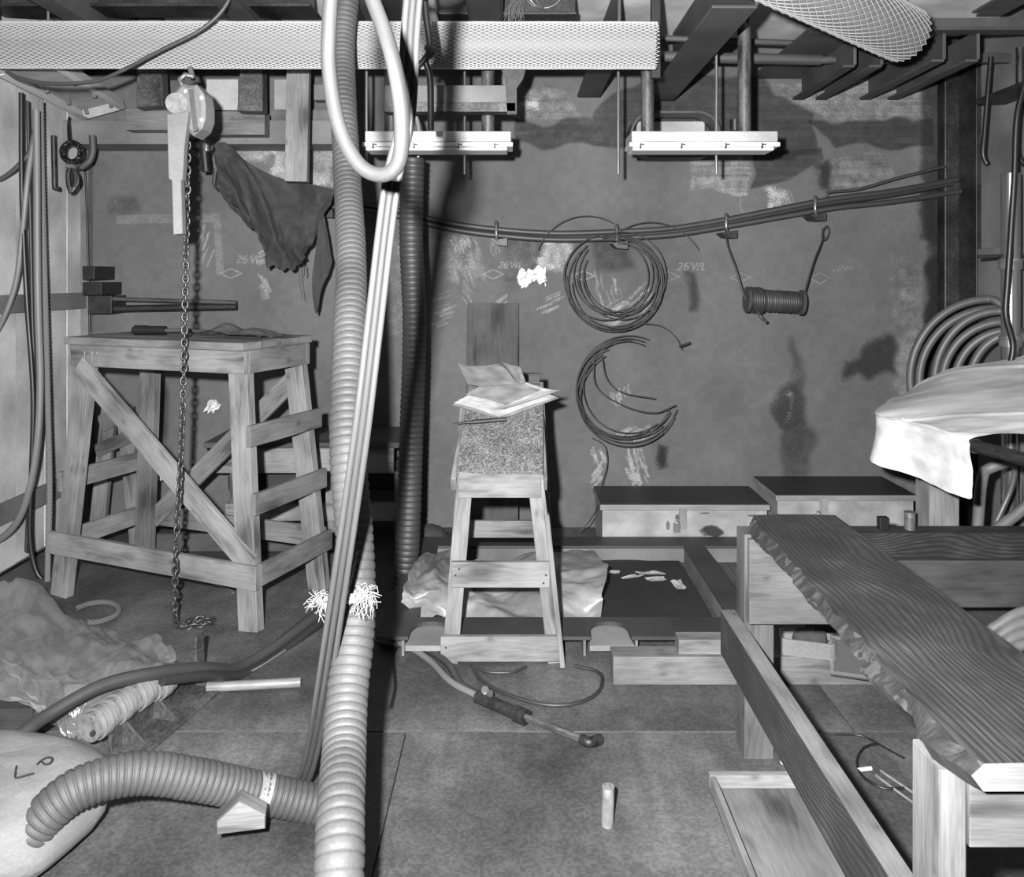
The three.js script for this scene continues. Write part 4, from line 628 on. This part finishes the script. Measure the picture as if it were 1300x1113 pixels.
{ // torn rag
  const rows = [[[268, 188], [286, 181], [300, 195], [318, 208], [345, 222], [375, 231], [405, 236], [426, 240]], [[272, 205], [290, 203], [306, 215], [326, 236], [350, 250], [378, 256], [402, 262], [418, 262]], [[276, 222], [296, 232], [316, 250], [334, 268], [354, 280], [378, 286], [396, 288], [408, 282]], [[280, 236], [302, 262], [322, 286], [340, 304], [358, 314], [378, 314], [390, 308], [398, 296]], [[290, 250], [312, 280], [334, 305], [341, 334], [358, 338], [386, 336], [388, 318], [393, 306]]];
  const z = 4.35, g1 = surface(rows.map((r, i) => r.map((p, j) => P(p[0], p[1], z + 0.05 * Math.sin(j * 1.7 + i * 0.6)))), 80, 50, (u, v) => V(0.03 * fbm(u * 16, v * 9, 4) * v, (0.03 * fbm(u * 22, 5, 4) - 0.012 * Math.abs(noise(u * 60, 3))) * v * v * 1.6, 0.035 * Math.sin(u * 17 - v * 6 + 2 * fbm(u * 3, v * 3, 2)) * (0.4 + v) + 0.05 * fbm(u * 7, v * 5, 4)));
  const tail = surface([[[404, 275], [410, 272], [413, 278]], [[402, 310], [414, 312], [418, 318]], [[398, 340], [412, 338], [421, 335]], [[396, 370], [404, 366], [411, 360]], [[399, 397], [401, 398], [403, 392]]].map(r => r.map(p => P(p[0], p[1], z))), 12, 20, (u, v) => V(0.006 * fbm(u * 4, v * 9, 3), 0, 0.02 * fbm(u * 3, v * 5, 2)));
  const thread = merge([tube([P(386, 336, z), P(387, 346, z), P(386, 350, z)], 0.003, 8, 5), tube([P(379, 336, z), P(381, 360, z), P(384, 380, z)], 0.0015, 8, 5), tube([P(272, 214, z), P(270, 232, z), P(274, 240, z)], 0.005, 8, 5)]);
  const t = thing('torn_rag', 'torn dark cloth rag slung between the hoist chain and the wall cables', 'rag', P(345, 240, z)); part(t, 'cloth', g1, mat.rag); part(t, 'torn_strip', tail, mat.rag); part(t, 'thread', thread, mat.rag);
  const c = thing('spring_clamp', 'dark spring clamp gripping the top corner of the torn rag', 'clamp', P(255, 190, 4.3)); part(c, 'jaw', merge([rod(P(240, 183, 4.3), P(268, 187, 4.3), 0.03, 10), rod(P(258, 178, 4.28), P(262, 218, 4.28), 0.022, 10), rod(P(246, 190, 4.3), P(258, 200, 4.3), 0.02, 8), rod(P(250, 186, 4.3), P(250, 178, 4.6), 0.012, 8), rod(P(266, 187, 4.3), P(272, 192, 4.4), 0.02, 8)]), mat.black); part(c, 'screw', rod(P(262, 178, 4.25), P(262, 192, 4.25), 0.016, 6), mat.zinc);
}
{ // rods on brackets behind the trestle
  solo('wall_bracket', 'dark stepped bracket block on the wall at the head of the trestle', 'bracket', merge([box(P(116, 0, 4.7).x, P(131, 0, 4.7).x, P(0, 355, 4.7).y, P(0, 338, 4.7).y, -4.84, -4.6), box(P(116, 0, 4.7).x, P(140, 0, 4.7).x, P(0, 374, 4.7).y, P(0, 358, 4.7).y, -4.84, -4.6), box(P(116, 0, 4.7).x, P(146, 0, 4.7).x, P(0, 398, 4.7).y, P(0, 375, 4.7).y, -4.84, -4.66)]), mat.steelDark);
  solo('wall_rod', 'upper grey rod lying on the wall bracket above the trestle', 'rod', rod(P(132, 379, 4.68), P(300, 384, 4.68), 0.012), mat.steel); solo('wall_rod', 'lower thicker grey rod lying on the wall bracket above the trestle', 'rod', rod(P(134, 392, 4.7), P(300, 389, 4.7), 0.02), mat.steelDark);
}
{ // bench against the back wall behind the trestle
  const t = thing('wall_bench', 'low timber bench against the back wall behind the trestle workstand', 'bench', V(-1.3, 0, -4.5)); const z = 4.4, X = px => P(px, 0, z).x, Y = py => P(0, py, z).y;
  part(t, 'top', box(X(262), X(520), Y(567), Y(567) + 0.03, -4.84, -4.36), mat.dark); part(t, 'apron', box(X(272), X(500), Y(600), Y(568), -4.42, -4.39), mat.pine3);
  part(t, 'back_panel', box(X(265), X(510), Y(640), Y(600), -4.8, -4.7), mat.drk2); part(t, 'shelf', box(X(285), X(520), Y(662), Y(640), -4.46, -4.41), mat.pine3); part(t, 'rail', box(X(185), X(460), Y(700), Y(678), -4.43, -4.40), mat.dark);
  for (const x of [290, 412, 500]) part(t, 'leg', box(X(x), X(x) + 0.08, 0, Y(600), -4.48, -4.42), mat.pine2);
}
{ const t = thing('spare_trestle', 'small spare trestle end standing between the workstand and the left wall', 'trestle', P(150, 600, 4.5)); const z = 4.5; 
  part(t, 'leg', board(P(122, 692, z).setY(0), P(140, 515, z), 0.08, 0.04, V(0, 0, 1)), mat.pine2); part(t, 'leg', board(P(176, 690, z).setY(0), P(158, 515, z), 0.08, 0.04, V(0, 0, 1)), mat.pine2); part(t, 'top_rail', board(P(128, 538, z - 0.04), P(165, 520, z - 0.04), 0.09, 0.03, V(0, 0, 1)), mat.brown); part(t, 'rail', board(P(122, 572, z - 0.04), P(170, 552, z - 0.04), 0.07, 0.03, V(0, 0, 1)), mat.brown); }
// ---------------------------------------------------------------- ropes, cables on the left wall
const lab = (n, l, cat, pts, r, m, z) => solo(n, l, cat, tube(pts.map(p => P(p[0], p[1], p[2] ?? z)), r), m);
solo('hanging_rope', 'twisted rope hanging straight down beside the left wall', 'rope', rope([[52, 128, 4.15], [54, 250, 4.15], [58, 400, 4.13], [61, 520, 4.1], [63, 620, 4.06], [61, 700, 4.0], [60, 745, 3.98]].map(p => P(...p)), 0.014, 0.055), mat.rope);
lab('wall_hose', 'smooth grey hose hanging in a long curve by the left wall rope', 'hose', [[46, 140], [47, 250], [48, 380], [51, 480], [48, 560], [38, 620], [20, 665], [-10, 690], [-50, 700]], 0.017, mat.hoseGrey, 4.0);
lab('wall_hose', 'black cable looping down to the deck beside the left wall rope', 'cable', [[27, 118], [28, 250], [34, 380], [42, 500], [40, 600], [38, 680], [46, 725], [60, 740]], 0.012, mat.black, 4.02);
lab('wall_hose', 'grey hose sweeping in from the left picture edge across the wall panels', 'hose', [[-20, 446], [2, 410], [20, 360], [28, 300], [36, 220], [44, 170]], 0.014, mat.hoseGrey, 4.02);
lab('wall_hose', 'upper dark hose curving in from the left picture edge below the strip light', 'hose', [[-20, 236], [4, 226], [24, 210], [38, 192], [46, 160]], 0.013, mat.rubber2, 4.04);
lab('wall_hose', 'thin dark cable hanging between the smooth hose and the rope', 'cable', [[35, 128], [38, 260], [41, 400], [44, 520], [36, 640], [33, 700]], 0.008, mat.rubber, 4.06);
{
  const t = thing('cord_bundle', 'bundled black cord hanging from the wall rail in the left corner', 'cord', P(91, 205, 4.3)), g = [];
  for (let k = 0; k < 9; k++) { const q = []; const w = rr(8, 14), h = rr(10, 14), o = rr(0, 6); for (let i = 0; i <= 18; i++) { const a = i / 18 * Math.PI * 2 + o; q.push(P(91 + w * Math.cos(a), 193 + h * Math.sin(a), 4.3 + rr(-0.03, 0.03))); } g.push(tube(q, 0.008, 40, 6)); }
  for (let k = 0; k < 6; k++) { const w = rr(4, 12), s = rr(-3, 3); g.push(tube([P(91 + s, 205, 4.28), P(91 + s - w * 0.6, 222, 4.27), P(90 + s, rr(238, 245), 4.27), P(91 + s + w, 230, 4.28), P(93 + s, 208, 4.28)], 0.008, 30, 6)); }
  part(t, 'coils', merge(g), mat.black); part(t, 'tie', rod(P(84, 210, 4.24), P(97, 212, 4.24), 0.012, 8), mat.zinc, 'pale tie'); part(t, 'hanging_loop', tube([P(88, 182, 4.3), P(87, 160, 4.4), P(88, 150, 4.595)], 0.008), mat.black);
}
lab('hook_frame', 'black bent rod frame hanging behind the bundled cord', 'hook', [[68, 172], [69, 220], [70, 240], [76, 240]], 0.014, mat.steelDark, 4.4);
lab('bent_strap', 'dark curved strap hanging beside the bundled cord on the wall', 'strap', [[117, 172], [118, 190], [114, 204], [104, 212], [98, 210]], 0.018, mat.beam, 4.45);
lab('thin_conduit', 'thin dark conduit running down the wall corner below the bundled cord', 'conduit', [[108, 212], [110, 260], [114, 420]], 0.006, mat.black, 4.76);
// ---------------------------------------------------------------- left foreground: bag, fixture, cable, sack
{ // steel bracket fixture on the deck
  const a = G(150, 962, 0), b = G(264, 868, 0); const d = b.clone().sub(a).setY(0).normalize(), nrm = V(-d.z, 0, d.x).multiplyScalar(-1), q = (s, o, h) => a.clone().addScaledVector(d, s).addScaledVector(nrm, o).setY(h), L = a.distanceTo(b);
  const t = thing('steel_bracket', 'welded steel angle bracket with triangular gussets lying on the deck beside the plastic sheet', 'bracket', a.clone());
  const front = nrm.z > 0 ? 1 : -1;
  part(t, 'base_plate', board(q(0, 0.02 * front, 0.007), q(L, 0.02 * front, 0.007), 0.12, 0.013, UPV), mat.steel);
  part(t, 'back_plate', board(q(0, -0.03 * front, 0.05), q(L, -0.03 * front, 0.05), 0.08, 0.012, nrm), mat.steel);
  for (const s of [0.06, L * 0.45, L - 0.03]) { const g = extrude([[0, 0], [0.085, 0], [0.0, 0.075]], 0.011); const m = new THREE.Matrix4().makeBasis(nrm.clone().multiplyScalar(front), UPV, d.clone().multiplyScalar(-front)); m.setPosition(q(s, -0.025 * front, 0.013)); if (m.determinant() < 0) g.scale(1, 1, -1); g.applyMatrix4(m); part(t, 'gusset', g, mat.steel); }
  part(t, 'upright_plate', board(q(L - 0.01, -0.03 * front, 0.0), q(L - 0.01, -0.03 * front, 0.18), 0.05, 0.014, nrm), mat.steel);
}
{ // white insulator blocks under the plastic
  const ps = [[126, 916, 2.5], [151, 898, 2.57], [177, 881, 2.65], [203, 868, 2.73]], where = ['nearest the sack', 'second from the sack', 'second from the far end', 'at the far end of the row'];
  ps.forEach((p, k) => { const c = P(...p), d = P(203, 868, 2.73).sub(P(126, 916, 2.5)).normalize(), t = thing('white_insulator', 'white ribbed insulator block under the clear plastic sheet, ' + where[k], 'insulator', c.clone());
    const L = 0.038; part(t, 'body', merge([rod(c.clone().addScaledVector(d, -L), c.clone().addScaledVector(d, L), 0.042, 24), rod(c.clone().addScaledVector(d, -L * 0.4), c.clone().addScaledVector(d, L * 0.4), 0.048, 24)]), mat.insul); part(t, 'hole', rod(c.clone().add(V(0.0, 0.03, 0.03)), c.clone().add(V(0.0, 0.034, 0.038)), 0.008, 12), mat.steelDark); part(t, 'hole', rod(c.clone().add(V(0.005, -0.01, 0.044)), c.clone().add(V(0.005, -0.008, 0.052)), 0.008, 12), mat.steelDark); });
}
{ // clear plastic sheet
  const rows = [[[-40, 752, 3.1], [10, 748, 3.15], [50, 752, 3.2], [100, 795, 3.2], [150, 815, 3.2], [196, 815, 3.15], [222, 832, 3.05]], [[-40, 800, 2.95], [10, 800, 2.95], [55, 805, 2.95], [100, 822, 2.95], [150, 832, 2.95], [190, 840, 2.95], [222, 852, 2.95]], [[-40, 840, 2.8], [0, 845, 2.75], [40, 850, 2.7], [85, 868, 2.65], [130, 870, 2.68], [180, 856, 2.75], [218, 864, 2.8]], [[-40, 890, 2.62], [10, 875, 2.62], [50, 890, 2.6], [86, 905, 2.56], [120, 905, 2.58], [165, 890, 2.66], [212, 868, 2.78]], [[40, 900, 2.6], [60, 912, 2.58], [80, 930, 2.55], [95, 942, 2.54], [118, 948, 2.56], [160, 915, 2.66], [205, 885, 2.8]]];
  const g = surface(rows.map(r => r.map(p => P(...p))), 110, 80, (u, v) => V(0.012 * fbm(u * 8, v * 8, 3), 0.03 * fbm(u * 7 + 4, v * 7, 4) + 0.022 * (1 - Math.abs(noise(u * 9, v * 8 + 8))) + 0.012 * (1 - Math.abs(noise(u * 22 + v * 9, v * 15 + 8))) , 0.02 * fbm(u * 9, v * 6 + 3, 3)));
  solo('plastic_sheet', 'crumpled clear plastic sheet thrown over white blocks on the deck', 'plastic sheet', g, mat.film);
}
solo('dark_crate', 'dark low crate of scrap under the plastic sheet at the left edge', 'crate', merge([box(-1.78, -1.52, 0, 0.09, -2.8, -2.62), box(-1.74, -1.68, 0.09, 0.12, -2.75, -2.65), tube([V(-1.6, 0.09, -2.75), V(-1.55, 0.12, -2.7), V(-1.5, 0.02, -2.6)], 0.01)]), mat.drk2);
{ // sack with hand lettering
  const c = P(-10, 1046, 2.1), g = new THREE.SphereGeometry(1, 40, 28); const p = g.attributes.position;
  for (let i = 0; i < p.count; i++) { let x = p.getX(i), y = p.getY(i), z = p.getZ(i); const e = 0.6, sg = (v, k) => Math.sign(v) * Math.pow(Math.abs(v), k); x = sg(x, e); y = sg(y, 0.75); z = sg(z, e); const k = 1 + 0.05 * fbm(x * 2 + 4, z * 2 + y, 3); p.setXYZ(i, x * 0.26 * k, y * 0.12 * k, z * 0.2 * k); }
  g.computeVertexNormals(); g.rotateY(-0.25); g.translate(c.x, 0.12, c.z);
  const t = thing('filled_sack', 'plump pale sack with hand drawn letters on its top in the left corner', 'sack', V(c.x, 0, c.z)); part(t, 'body', g, mat.sack);
  const ink = [[[21, 972], [19.7, 980], [20, 987], [32, 984], [43, 981]], [[47, 970], [52, 965], [60, 961], [66, 962], [65, 967], [58, 970], [52, 966]]].map(s => tube(s.map(q => G(q[0], q[1], 0.241)), 0.0022, 14, 5)); ink.forEach(q => part(t, 'letter', q, mat.ink, 'dark hand drawn letter'));
}
{
  const base = [[-60, 985, 2.25], [18, 938, 2.33], [60, 908, 2.42], [130, 870, 2.55], [200, 854, 2.68], [255, 848, 2.84], [300, 848, 3.02], [345, 824, 3.2], [395, 785, 3.42], [430, 762, 3.6]];
  const c1 = base.map(p => P(...p)), c2 = base.slice(4).map((p, i) => P(p[0] + 6, p[1] + 9, p[2]));
  solo('floor_cable', 'thick dark cable running from the left corner over the steel bracket to the hose', 'cable', tube(c1, 0.021), mat.rubber2); solo('floor_cable', 'second thick dark cable lying against the first beyond the steel bracket', 'cable', tube(c2, 0.019), mat.rubber);
}
solo('white_stick', 'white painted stick lying on the deck beside the steel bracket', 'stick', rod(G(263, 872, 0.02), G(382, 866, 0.02), 0.017, 14), mat.insul);
lab('thin_stick', 'thin pale welding rod lying on the deck behind the white stick', 'rod', [[288, 866], [330, 846], [362, 825]].map(p => { const z = F * (H - 0.006) / (p[1] - CY); return [p[0], p[1], z]; }), 0.004, mat.hoseGrey);
solo('floor_rope', 'loop of twisted rope lying on the deck beside the trestle foot', 'rope', rope([[98, 772], [115, 766], [136, 764], [150, 770], [148, 780], [130, 788], [112, 790]].map(p => G(p[0], p[1], 0.012)), 0.012, 0.05), M(0.13, { roughness: 0.95 }));
lab('bent_wire', 'short bent piece of pale wire on the deck under the trestle', 'wire', [[270, 742], [292, 748], [296, 752]].map(p => [p[0], p[1], F * (H - 0.004) / (p[1] - CY)]), 0.004, mat.hoseGrey);
{ const g = extrude([[0, 0], [0.11, 0], [0.11, 0.03], [0.05, 0.07], [0, 0.03]], 0.05, 0.002); g.rotateY(0.2); const p = P(280, 1026, 2.06); g.translate(p.x, p.y - 0.03, p.z); solo('wood_wedge', 'pointed pale wood offcut leaning against the ribbed floor hose', 'wood offcut', g, mat.pine3); }
// ---------------------------------------------------------------- middle deck: torch, hoses, loops
{
  const t = thing('gas_torch', 'gas cutting torch lying on the deck in front of the small stand with twin hoses', 'torch', G(650, 895, 0.02)); const q = (x, y, h) => G(x, y, h);
  part(t, 'handle', merge([rod(q(606, 884, 0.025), q(655, 905, 0.025), 0.021, 16), rod(q(655, 905, 0.025), q(668, 911, 0.025), 0.026, 16)]), mat.steelDark);
  part(t, 'tube', merge([rod(q(664, 908, 0.03), q(742, 938, 0.022), 0.009, 10), rod(q(664, 911, 0.018), q(742, 941, 0.016), 0.008, 10)]), mat.steel); part(t, 'head', tube([q(738, 938, 0.02), q(748, 942, 0.022), q(762, 938, 0.018)], 0.016), mat.steelDark);
  part(t, 'valve', merge([rod(q(612, 878, 0.035), q(616, 876, 0.06), 0.014, 10), rod(q(617, 882, 0.04), q(622, 880, 0.06), 0.012, 10)]), mat.chrome, 'bright valve knobs');
  part(t, 'hose', tube([q(478, 812, 0.012), q(512, 818, 0.03), q(545, 838, 0.03), q(572, 865, 0.03), q(608, 884, 0.025)], 0.012), M(0.2, { roughness: 0.3 })); part(t, 'hose', tube([q(482, 815, 0.02), q(535, 822, 0.03), q(566, 840, 0.03), q(585, 868, 0.03), q(608, 882, 0.025)], 0.013), mat.rubber2);
}
const gl = (pts, h = 0.008) => pts.map(p => { const q = G(p[0], p[1], h); return q; });
solo('floor_wire', 'dark thin hose lying in a wide loop on the deck behind the torch', 'hose', tube(gl([[598, 842], [610, 862], [640, 880], [690, 894], [730, 893], [758, 880], [765, 862], [758, 852], [730, 845]], 0.008), 0.0065), mat.rubber); solo('floor_wire', 'short dark hose arc on the deck close to the stand foot', 'hose', tube(gl([[600, 846], [620, 853], [650, 853], [668, 846]], 0.008), 0.0055), mat.rubber);
solo('floor_wire', 'thin dark cord trailing down the deck below the torch hoses', 'cord', tube(gl([[512, 812], [500, 830], [502, 870], [496, 900]], 0.006), 0.006), mat.black);
lab('floor_cable', 'dark cable curving on the deck behind the small stand', 'cable', [[527, 690], [545, 680], [580, 672], [610, 676], [640, 690], [652, 702]].map(p => [p[0], p[1], F * (H - 0.02) / (p[1] - CY)]), 0.016, mat.rubber2);
solo('pipe_stub', 'short pale pipe stub standing on the deck in the centre foreground', 'pipe', rod(V(0.2535, 0.0, -2.2), V(0.256, 0.103, -2.2), 0.0165, 20), mat.insul);
{ const t = thing('wood_tray', 'shallow pale wooden tray on the deck at the foot of the plank workbench', 'tray', V(0.7, 0, -2.28)); part(t, 'base', box(0.56, 0.95, 0, 0.012, -2.36, -1.85), mat.pine2); part(t, 'side', box(0.56, 0.95, 0.0125, 0.05, -2.36, -2.335), mat.pine3); part(t, 'side', box(0.56, 0.575, 0.0125, 0.05, -2.334, -1.85), mat.pine); part(t, 'side', box(0.935, 0.95, 0.0125, 0.05, -2.334, -1.85), mat.pine); part(t, 'side', box(0.576, 0.934, 0.0125, 0.05, -1.865, -1.85), mat.pine); }
// under the bench
{ // tray with rags on the long timber
  const c = V(1.07, 0.101, -3.0), t = thing('white_tray', 'white oblong tray holding dark rags under the plank workbench', 'tray', c.clone());
  const rr2 = (w, d) => { const q = []; for (const [sx, sz, a0] of [[1, 1, 0], [-1, 1, 90], [-1, -1, 180], [1, -1, 270]]) for (let i = 0; i <= 4; i++) { const a = (a0 + i * 22.5) * Math.PI / 180; q.push([sx * (w - 0.018) + 0.018 * Math.cos(a), sz * (d - 0.018) + 0.018 * Math.sin(a)]); } return q; };
  const put = g => g.rotateX(-Math.PI / 2).rotateY(-0.3).translate(c.x, c.y, c.z);
  part(t, 'base', put(extrude(rr2(0.088, 0.044), 0.006)), mat.enamel); part(t, 'side_wall', put(extrude(rr2(0.094, 0.05), 0.055, 0.002, [rr2(0.088, 0.044).reverse()])), mat.insul);
  const r = new THREE.SphereGeometry(1, 24, 16), p = r.attributes.position; for (let i = 0; i < p.count; i++) { const k = 1 + 0.35 * fbm(p.getX(i) * 3 + 2, p.getY(i) * 3 + p.getZ(i) * 2, 3); p.setXYZ(i, p.getX(i) * 0.06 * k, p.getY(i) * 0.035 * k, p.getZ(i) * 0.034 * k); } r.computeVertexNormals(); r.rotateY(-0.3); r.translate(c.x + 0.015, c.y + 0.048, c.z);
  solo('rag', 'dark rag stuffed into the white tray under the plank workbench', 'rag', r, mat.rag);
}
{ const c = P(1082, 836, 2.92), t = thing('framed_plate', 'small framed glass plate leaning on the timber under the plank workbench', 'plate', c.clone()); const fr = extrude([[-0.07, -0.07], [0.07, -0.07], [0.07, 0.07], [-0.07, 0.07]], 0.012, 0, [[[-0.058, -0.058], [-0.058, 0.058], [0.058, 0.058], [0.058, -0.058]]]); const pane = new THREE.BoxGeometry(0.118, 0.118, 0.004).translate(0, 0, 0.005); for (const [n, g, m] of [['rim', fr, mat.zinc], ['pane', pane, M(0.1, { roughness: 0.1 })]]) { g.rotateX(-0.9); g.rotateY(-0.5); g.rotateZ(0.1); g.translate(c.x, c.y, c.z); part(t, n, g, m); } }
solo('wire_loop', 'thin dark wire loop lying on the deck under the near part of the plank bench', 'wire', merge([tube(gl([[1148, 1000], [1120, 1000], [1095, 985], [1088, 965], [1098, 948], [1115, 944]], 0.006), 0.004), tube(gl([[1060, 932], [1095, 934], [1125, 950], [1148, 962]], 0.006), 0.003)]), mat.black);
solo('welding_rod', 'pale welding rod on the deck under the bench crossing its twin', 'rod', rod(G(1112, 984, 0.006), G(1158, 1018, 0.006), 0.004, 8), mat.insul); solo('welding_rod', 'pale welding rod on the deck under the bench, further from the tray', 'rod', rod(G(1118, 978, 0.006), G(1165, 1010, 0.006), 0.004, 8), mat.insul); solo('welding_rod', 'stubby white rod end on the deck near the wire loop', 'rod', rod(G(1090, 977, 0.008), G(1106, 975, 0.008), 0.006, 8), mat.white);
{ const c = G(998, 968, 0.0); solo('white_fitting', 'small white fitting on the deck beside the bench stretcher', 'fitting', new THREE.ConeGeometry(0.018, 0.05, 12).translate(c.x, 0.025, c.z), mat.white); solo('pale_stick', 'thin pale stick lying on the deck below the white fitting', 'stick', rod(G(1009, 978, 0.006), G(1007, 1006, 0.006), 0.005, 8), mat.white); }
lab('bench_hose', 'black hose loop hanging behind the near leg of the plank bench', 'hose', [[1182, 952, 1.75], [1170, 965, 1.72], [1166, 990, 1.7], [1174, 1012, 1.7], [1186, 1020, 1.72]], 0.012, mat.black);
// ---------------------------------------------------------------- right wall: pipes, hose coil, cables
{ const x = 2.40, z = 3.98, t = thing('wall_stanchion', 'bright steel stanchion pipe with a collar against the right wall', 'pipe', V(x, 0.94, -z)); part(t, 'pipe', rod(V(x, 0.0, -z), V(x, 1.96, -z), 0.042, 20), mat.chrome); for (const y of [1.5, 1.13]) part(t, 'collar', rod(V(x, y, -z), V(x, y + 0.05, -z), 0.052, 20), mat.zinc); part(t, 'pin', rod(V(x - 0.16, 1.56, -z), V(x + 0.1, 1.57, -z), 0.008), mat.steelDark); }
{ const g = []; ;
  for (let k = 0; k < 6; k++) { const rx = 0.36 - k * 0.035 + 0.012 * Math.sin(k * 2.3), q = []; for (let i = 0; i <= 26; i++) { const a = Math.PI * (1.06 - i / 26 * 1.1); q.push(V(2.44 + rx * Math.cos(a) * (i < 13 ? 1 : 0.25), 0.93 + (0.42 - k * 0.035 + 0.014 * Math.sin(k * 4.1)) * Math.sin(a), -4.22 + k * 0.045 + 0.1 * Math.cos(a))); } g.push(tube(q, 0.021, 50, 10)); }
  const names = ['outermost hose turn hung on the right wall stanchion', 'second hose turn from outside on the right wall stanchion', 'third hose turn from outside on the right wall stanchion', 'third hose turn from inside on the right wall stanchion', 'second hose turn from inside on the right wall stanchion', 'innermost hose turn hung on the right wall stanchion'];
  const hm = M(0.17, { roughness: 0.5, map: grimeTex }); g.forEach((q, i) => solo('hung_hose', names[i], 'hose', q, hm, 'hoses hung on the right wall')); }
lab('black_cable', 'black cable hanging down in front of the bright stanchion on the right', 'cable', [[1300, 110], [1291, 150], [1288, 220], [1283, 300], [1279, 360], [1277, 400], [1286, 440], [1278, 480]], 0.014, mat.black, 3.85);
lab('black_cable', 'black bent cable on the upper right wall near the corner column', 'cable', [[1258, 72], [1254, 120], [1250, 170], [1248, 196], [1253, 208]], 0.013, mat.black, 4.25);
lab('black_cable', 'black cable arcing at the right picture edge above the stanchion', 'cable', [[1312, 118], [1296, 140], [1290, 170], [1294, 200], [1308, 214]], 0.014, mat.black, 4.1);
solo('wall_shelf', 'dark flat bar bracket fixed high on the right wall', 'bracket', merge([box(2.44, 2.598, 2.37, 2.40, -4.35, -3.7), rod(V(2.52, 2.4, -4.1), V(2.52, 2.6, -4.1), 0.02)]), mat.steelDark);
// hoses under the draped table
[[[1330, 580, 3.55], [1292, 584, 3.55], [1262, 592, 3.55], [1248, 604, 3.58], [1242, 660, 3.6], [1240, 740, 3.62]], [[1330, 618, 3.5], [1296, 648, 3.5], [1270, 668, 3.5], [1236, 690, 3.5], [1205, 705, 3.5]], [[1290, 590, 3.62], [1284, 620, 3.64], [1266, 660, 3.66], [1246, 700, 3.68], [1236, 730, 3.7]], [[1330, 650, 3.46], [1300, 672, 3.46], [1266, 692, 3.46], [1236, 712, 3.46]]].forEach((p, k) => lab('table_hose', ['thick grey hose bending over under the draped table', 'thick grey hose crossing low under the draped table', 'thin bright cable among the hoses under the draped table', 'lowest grey hose under the draped table behind the timbers'][k], 'hose', p, k === 2 ? 0.012 : 0.024, k === 2 ? mat.zinc : mat.hoseGrey));
for (let k = 0; k < 4; k++) lab('coiled_hose', ['topmost pale hose of the pile below the dark timbers', 'second pale hose down of the pile below the dark timbers', 'third pale hose down of the pile below the dark timbers', 'lowest pale hose of the pile below the dark timbers'][k], 'hose', [[1250, 806 + k * 14, 2.95 - k * 0.02], [1275, 788 + k * 14, 2.95 - k * 0.02], [1300, 776 + k * 14, 2.95 - k * 0.02], [1340, 766 + k * 14, 2.95 - k * 0.02]], 0.02, mat.hoseGrey);

// ---------------------------------------------------------------- the photographer's flash, beside the camera
{
  const p = V(FLASH.x, FLASH.y, FLASH.z), t = thing('flash_lamp', 'round press flash lamp with a polished bowl on a slim stand beside the camera', 'flash lamp', V(p.x, 0, p.z + 0.05));
  const bowl = new THREE.LatheGeometry([[0.012, 0], [0.03, 0.006], [0.05, 0.02], [0.066, 0.045], [0.068, 0.045], [0.052, 0.018], [0.03, 0.002], [0.012, -0.004]].map(q => new THREE.Vector2(...q)), 32); bowl.rotateX(-Math.PI / 2); bowl.translate(p.x, p.y, p.z + 0.075); part(t, 'reflector', bowl, mat.chrome);
  const bulb = new THREE.SphereGeometry(0.014, 20, 14); bulb.translate(p.x, p.y, p.z + 0.03); part(t, 'bulb', bulb, new THREE.MeshStandardMaterial({ color: 0xffffff, emissive: 0xffffff, emissiveIntensity: 2 }));
  part(t, 'pole', rod(V(p.x, 0.03, p.z + 0.09), V(p.x, p.y, p.z + 0.09), 0.01, 12), mat.steelDark); for (const a of [0.5, 2.6, 4.7]) part(t, 'leg', rod(V(p.x, 0.25, p.z + 0.09), V(p.x + 0.22 * Math.cos(a), 0.006, p.z + 0.09 + 0.22 * Math.sin(a)), 0.007, 8), mat.steelDark);
  const l = new THREE.SpotLight(0xffffff, FLASH.power, 0, FLASH.angle * Math.PI / 180, 0.85, 2); l.position.set(p.x, p.y, p.z - 0.02); l.target.position.set(...FLASH.aim); l.castShadow = true; l.shadow.radius = 1.6; l.shadow.mapSize.set(2048, 2048); l.shadow.camera.near = 0.1; l.shadow.bias = -0.0005; scene.add(l, l.target);
}
renderer.render(scene, camera);
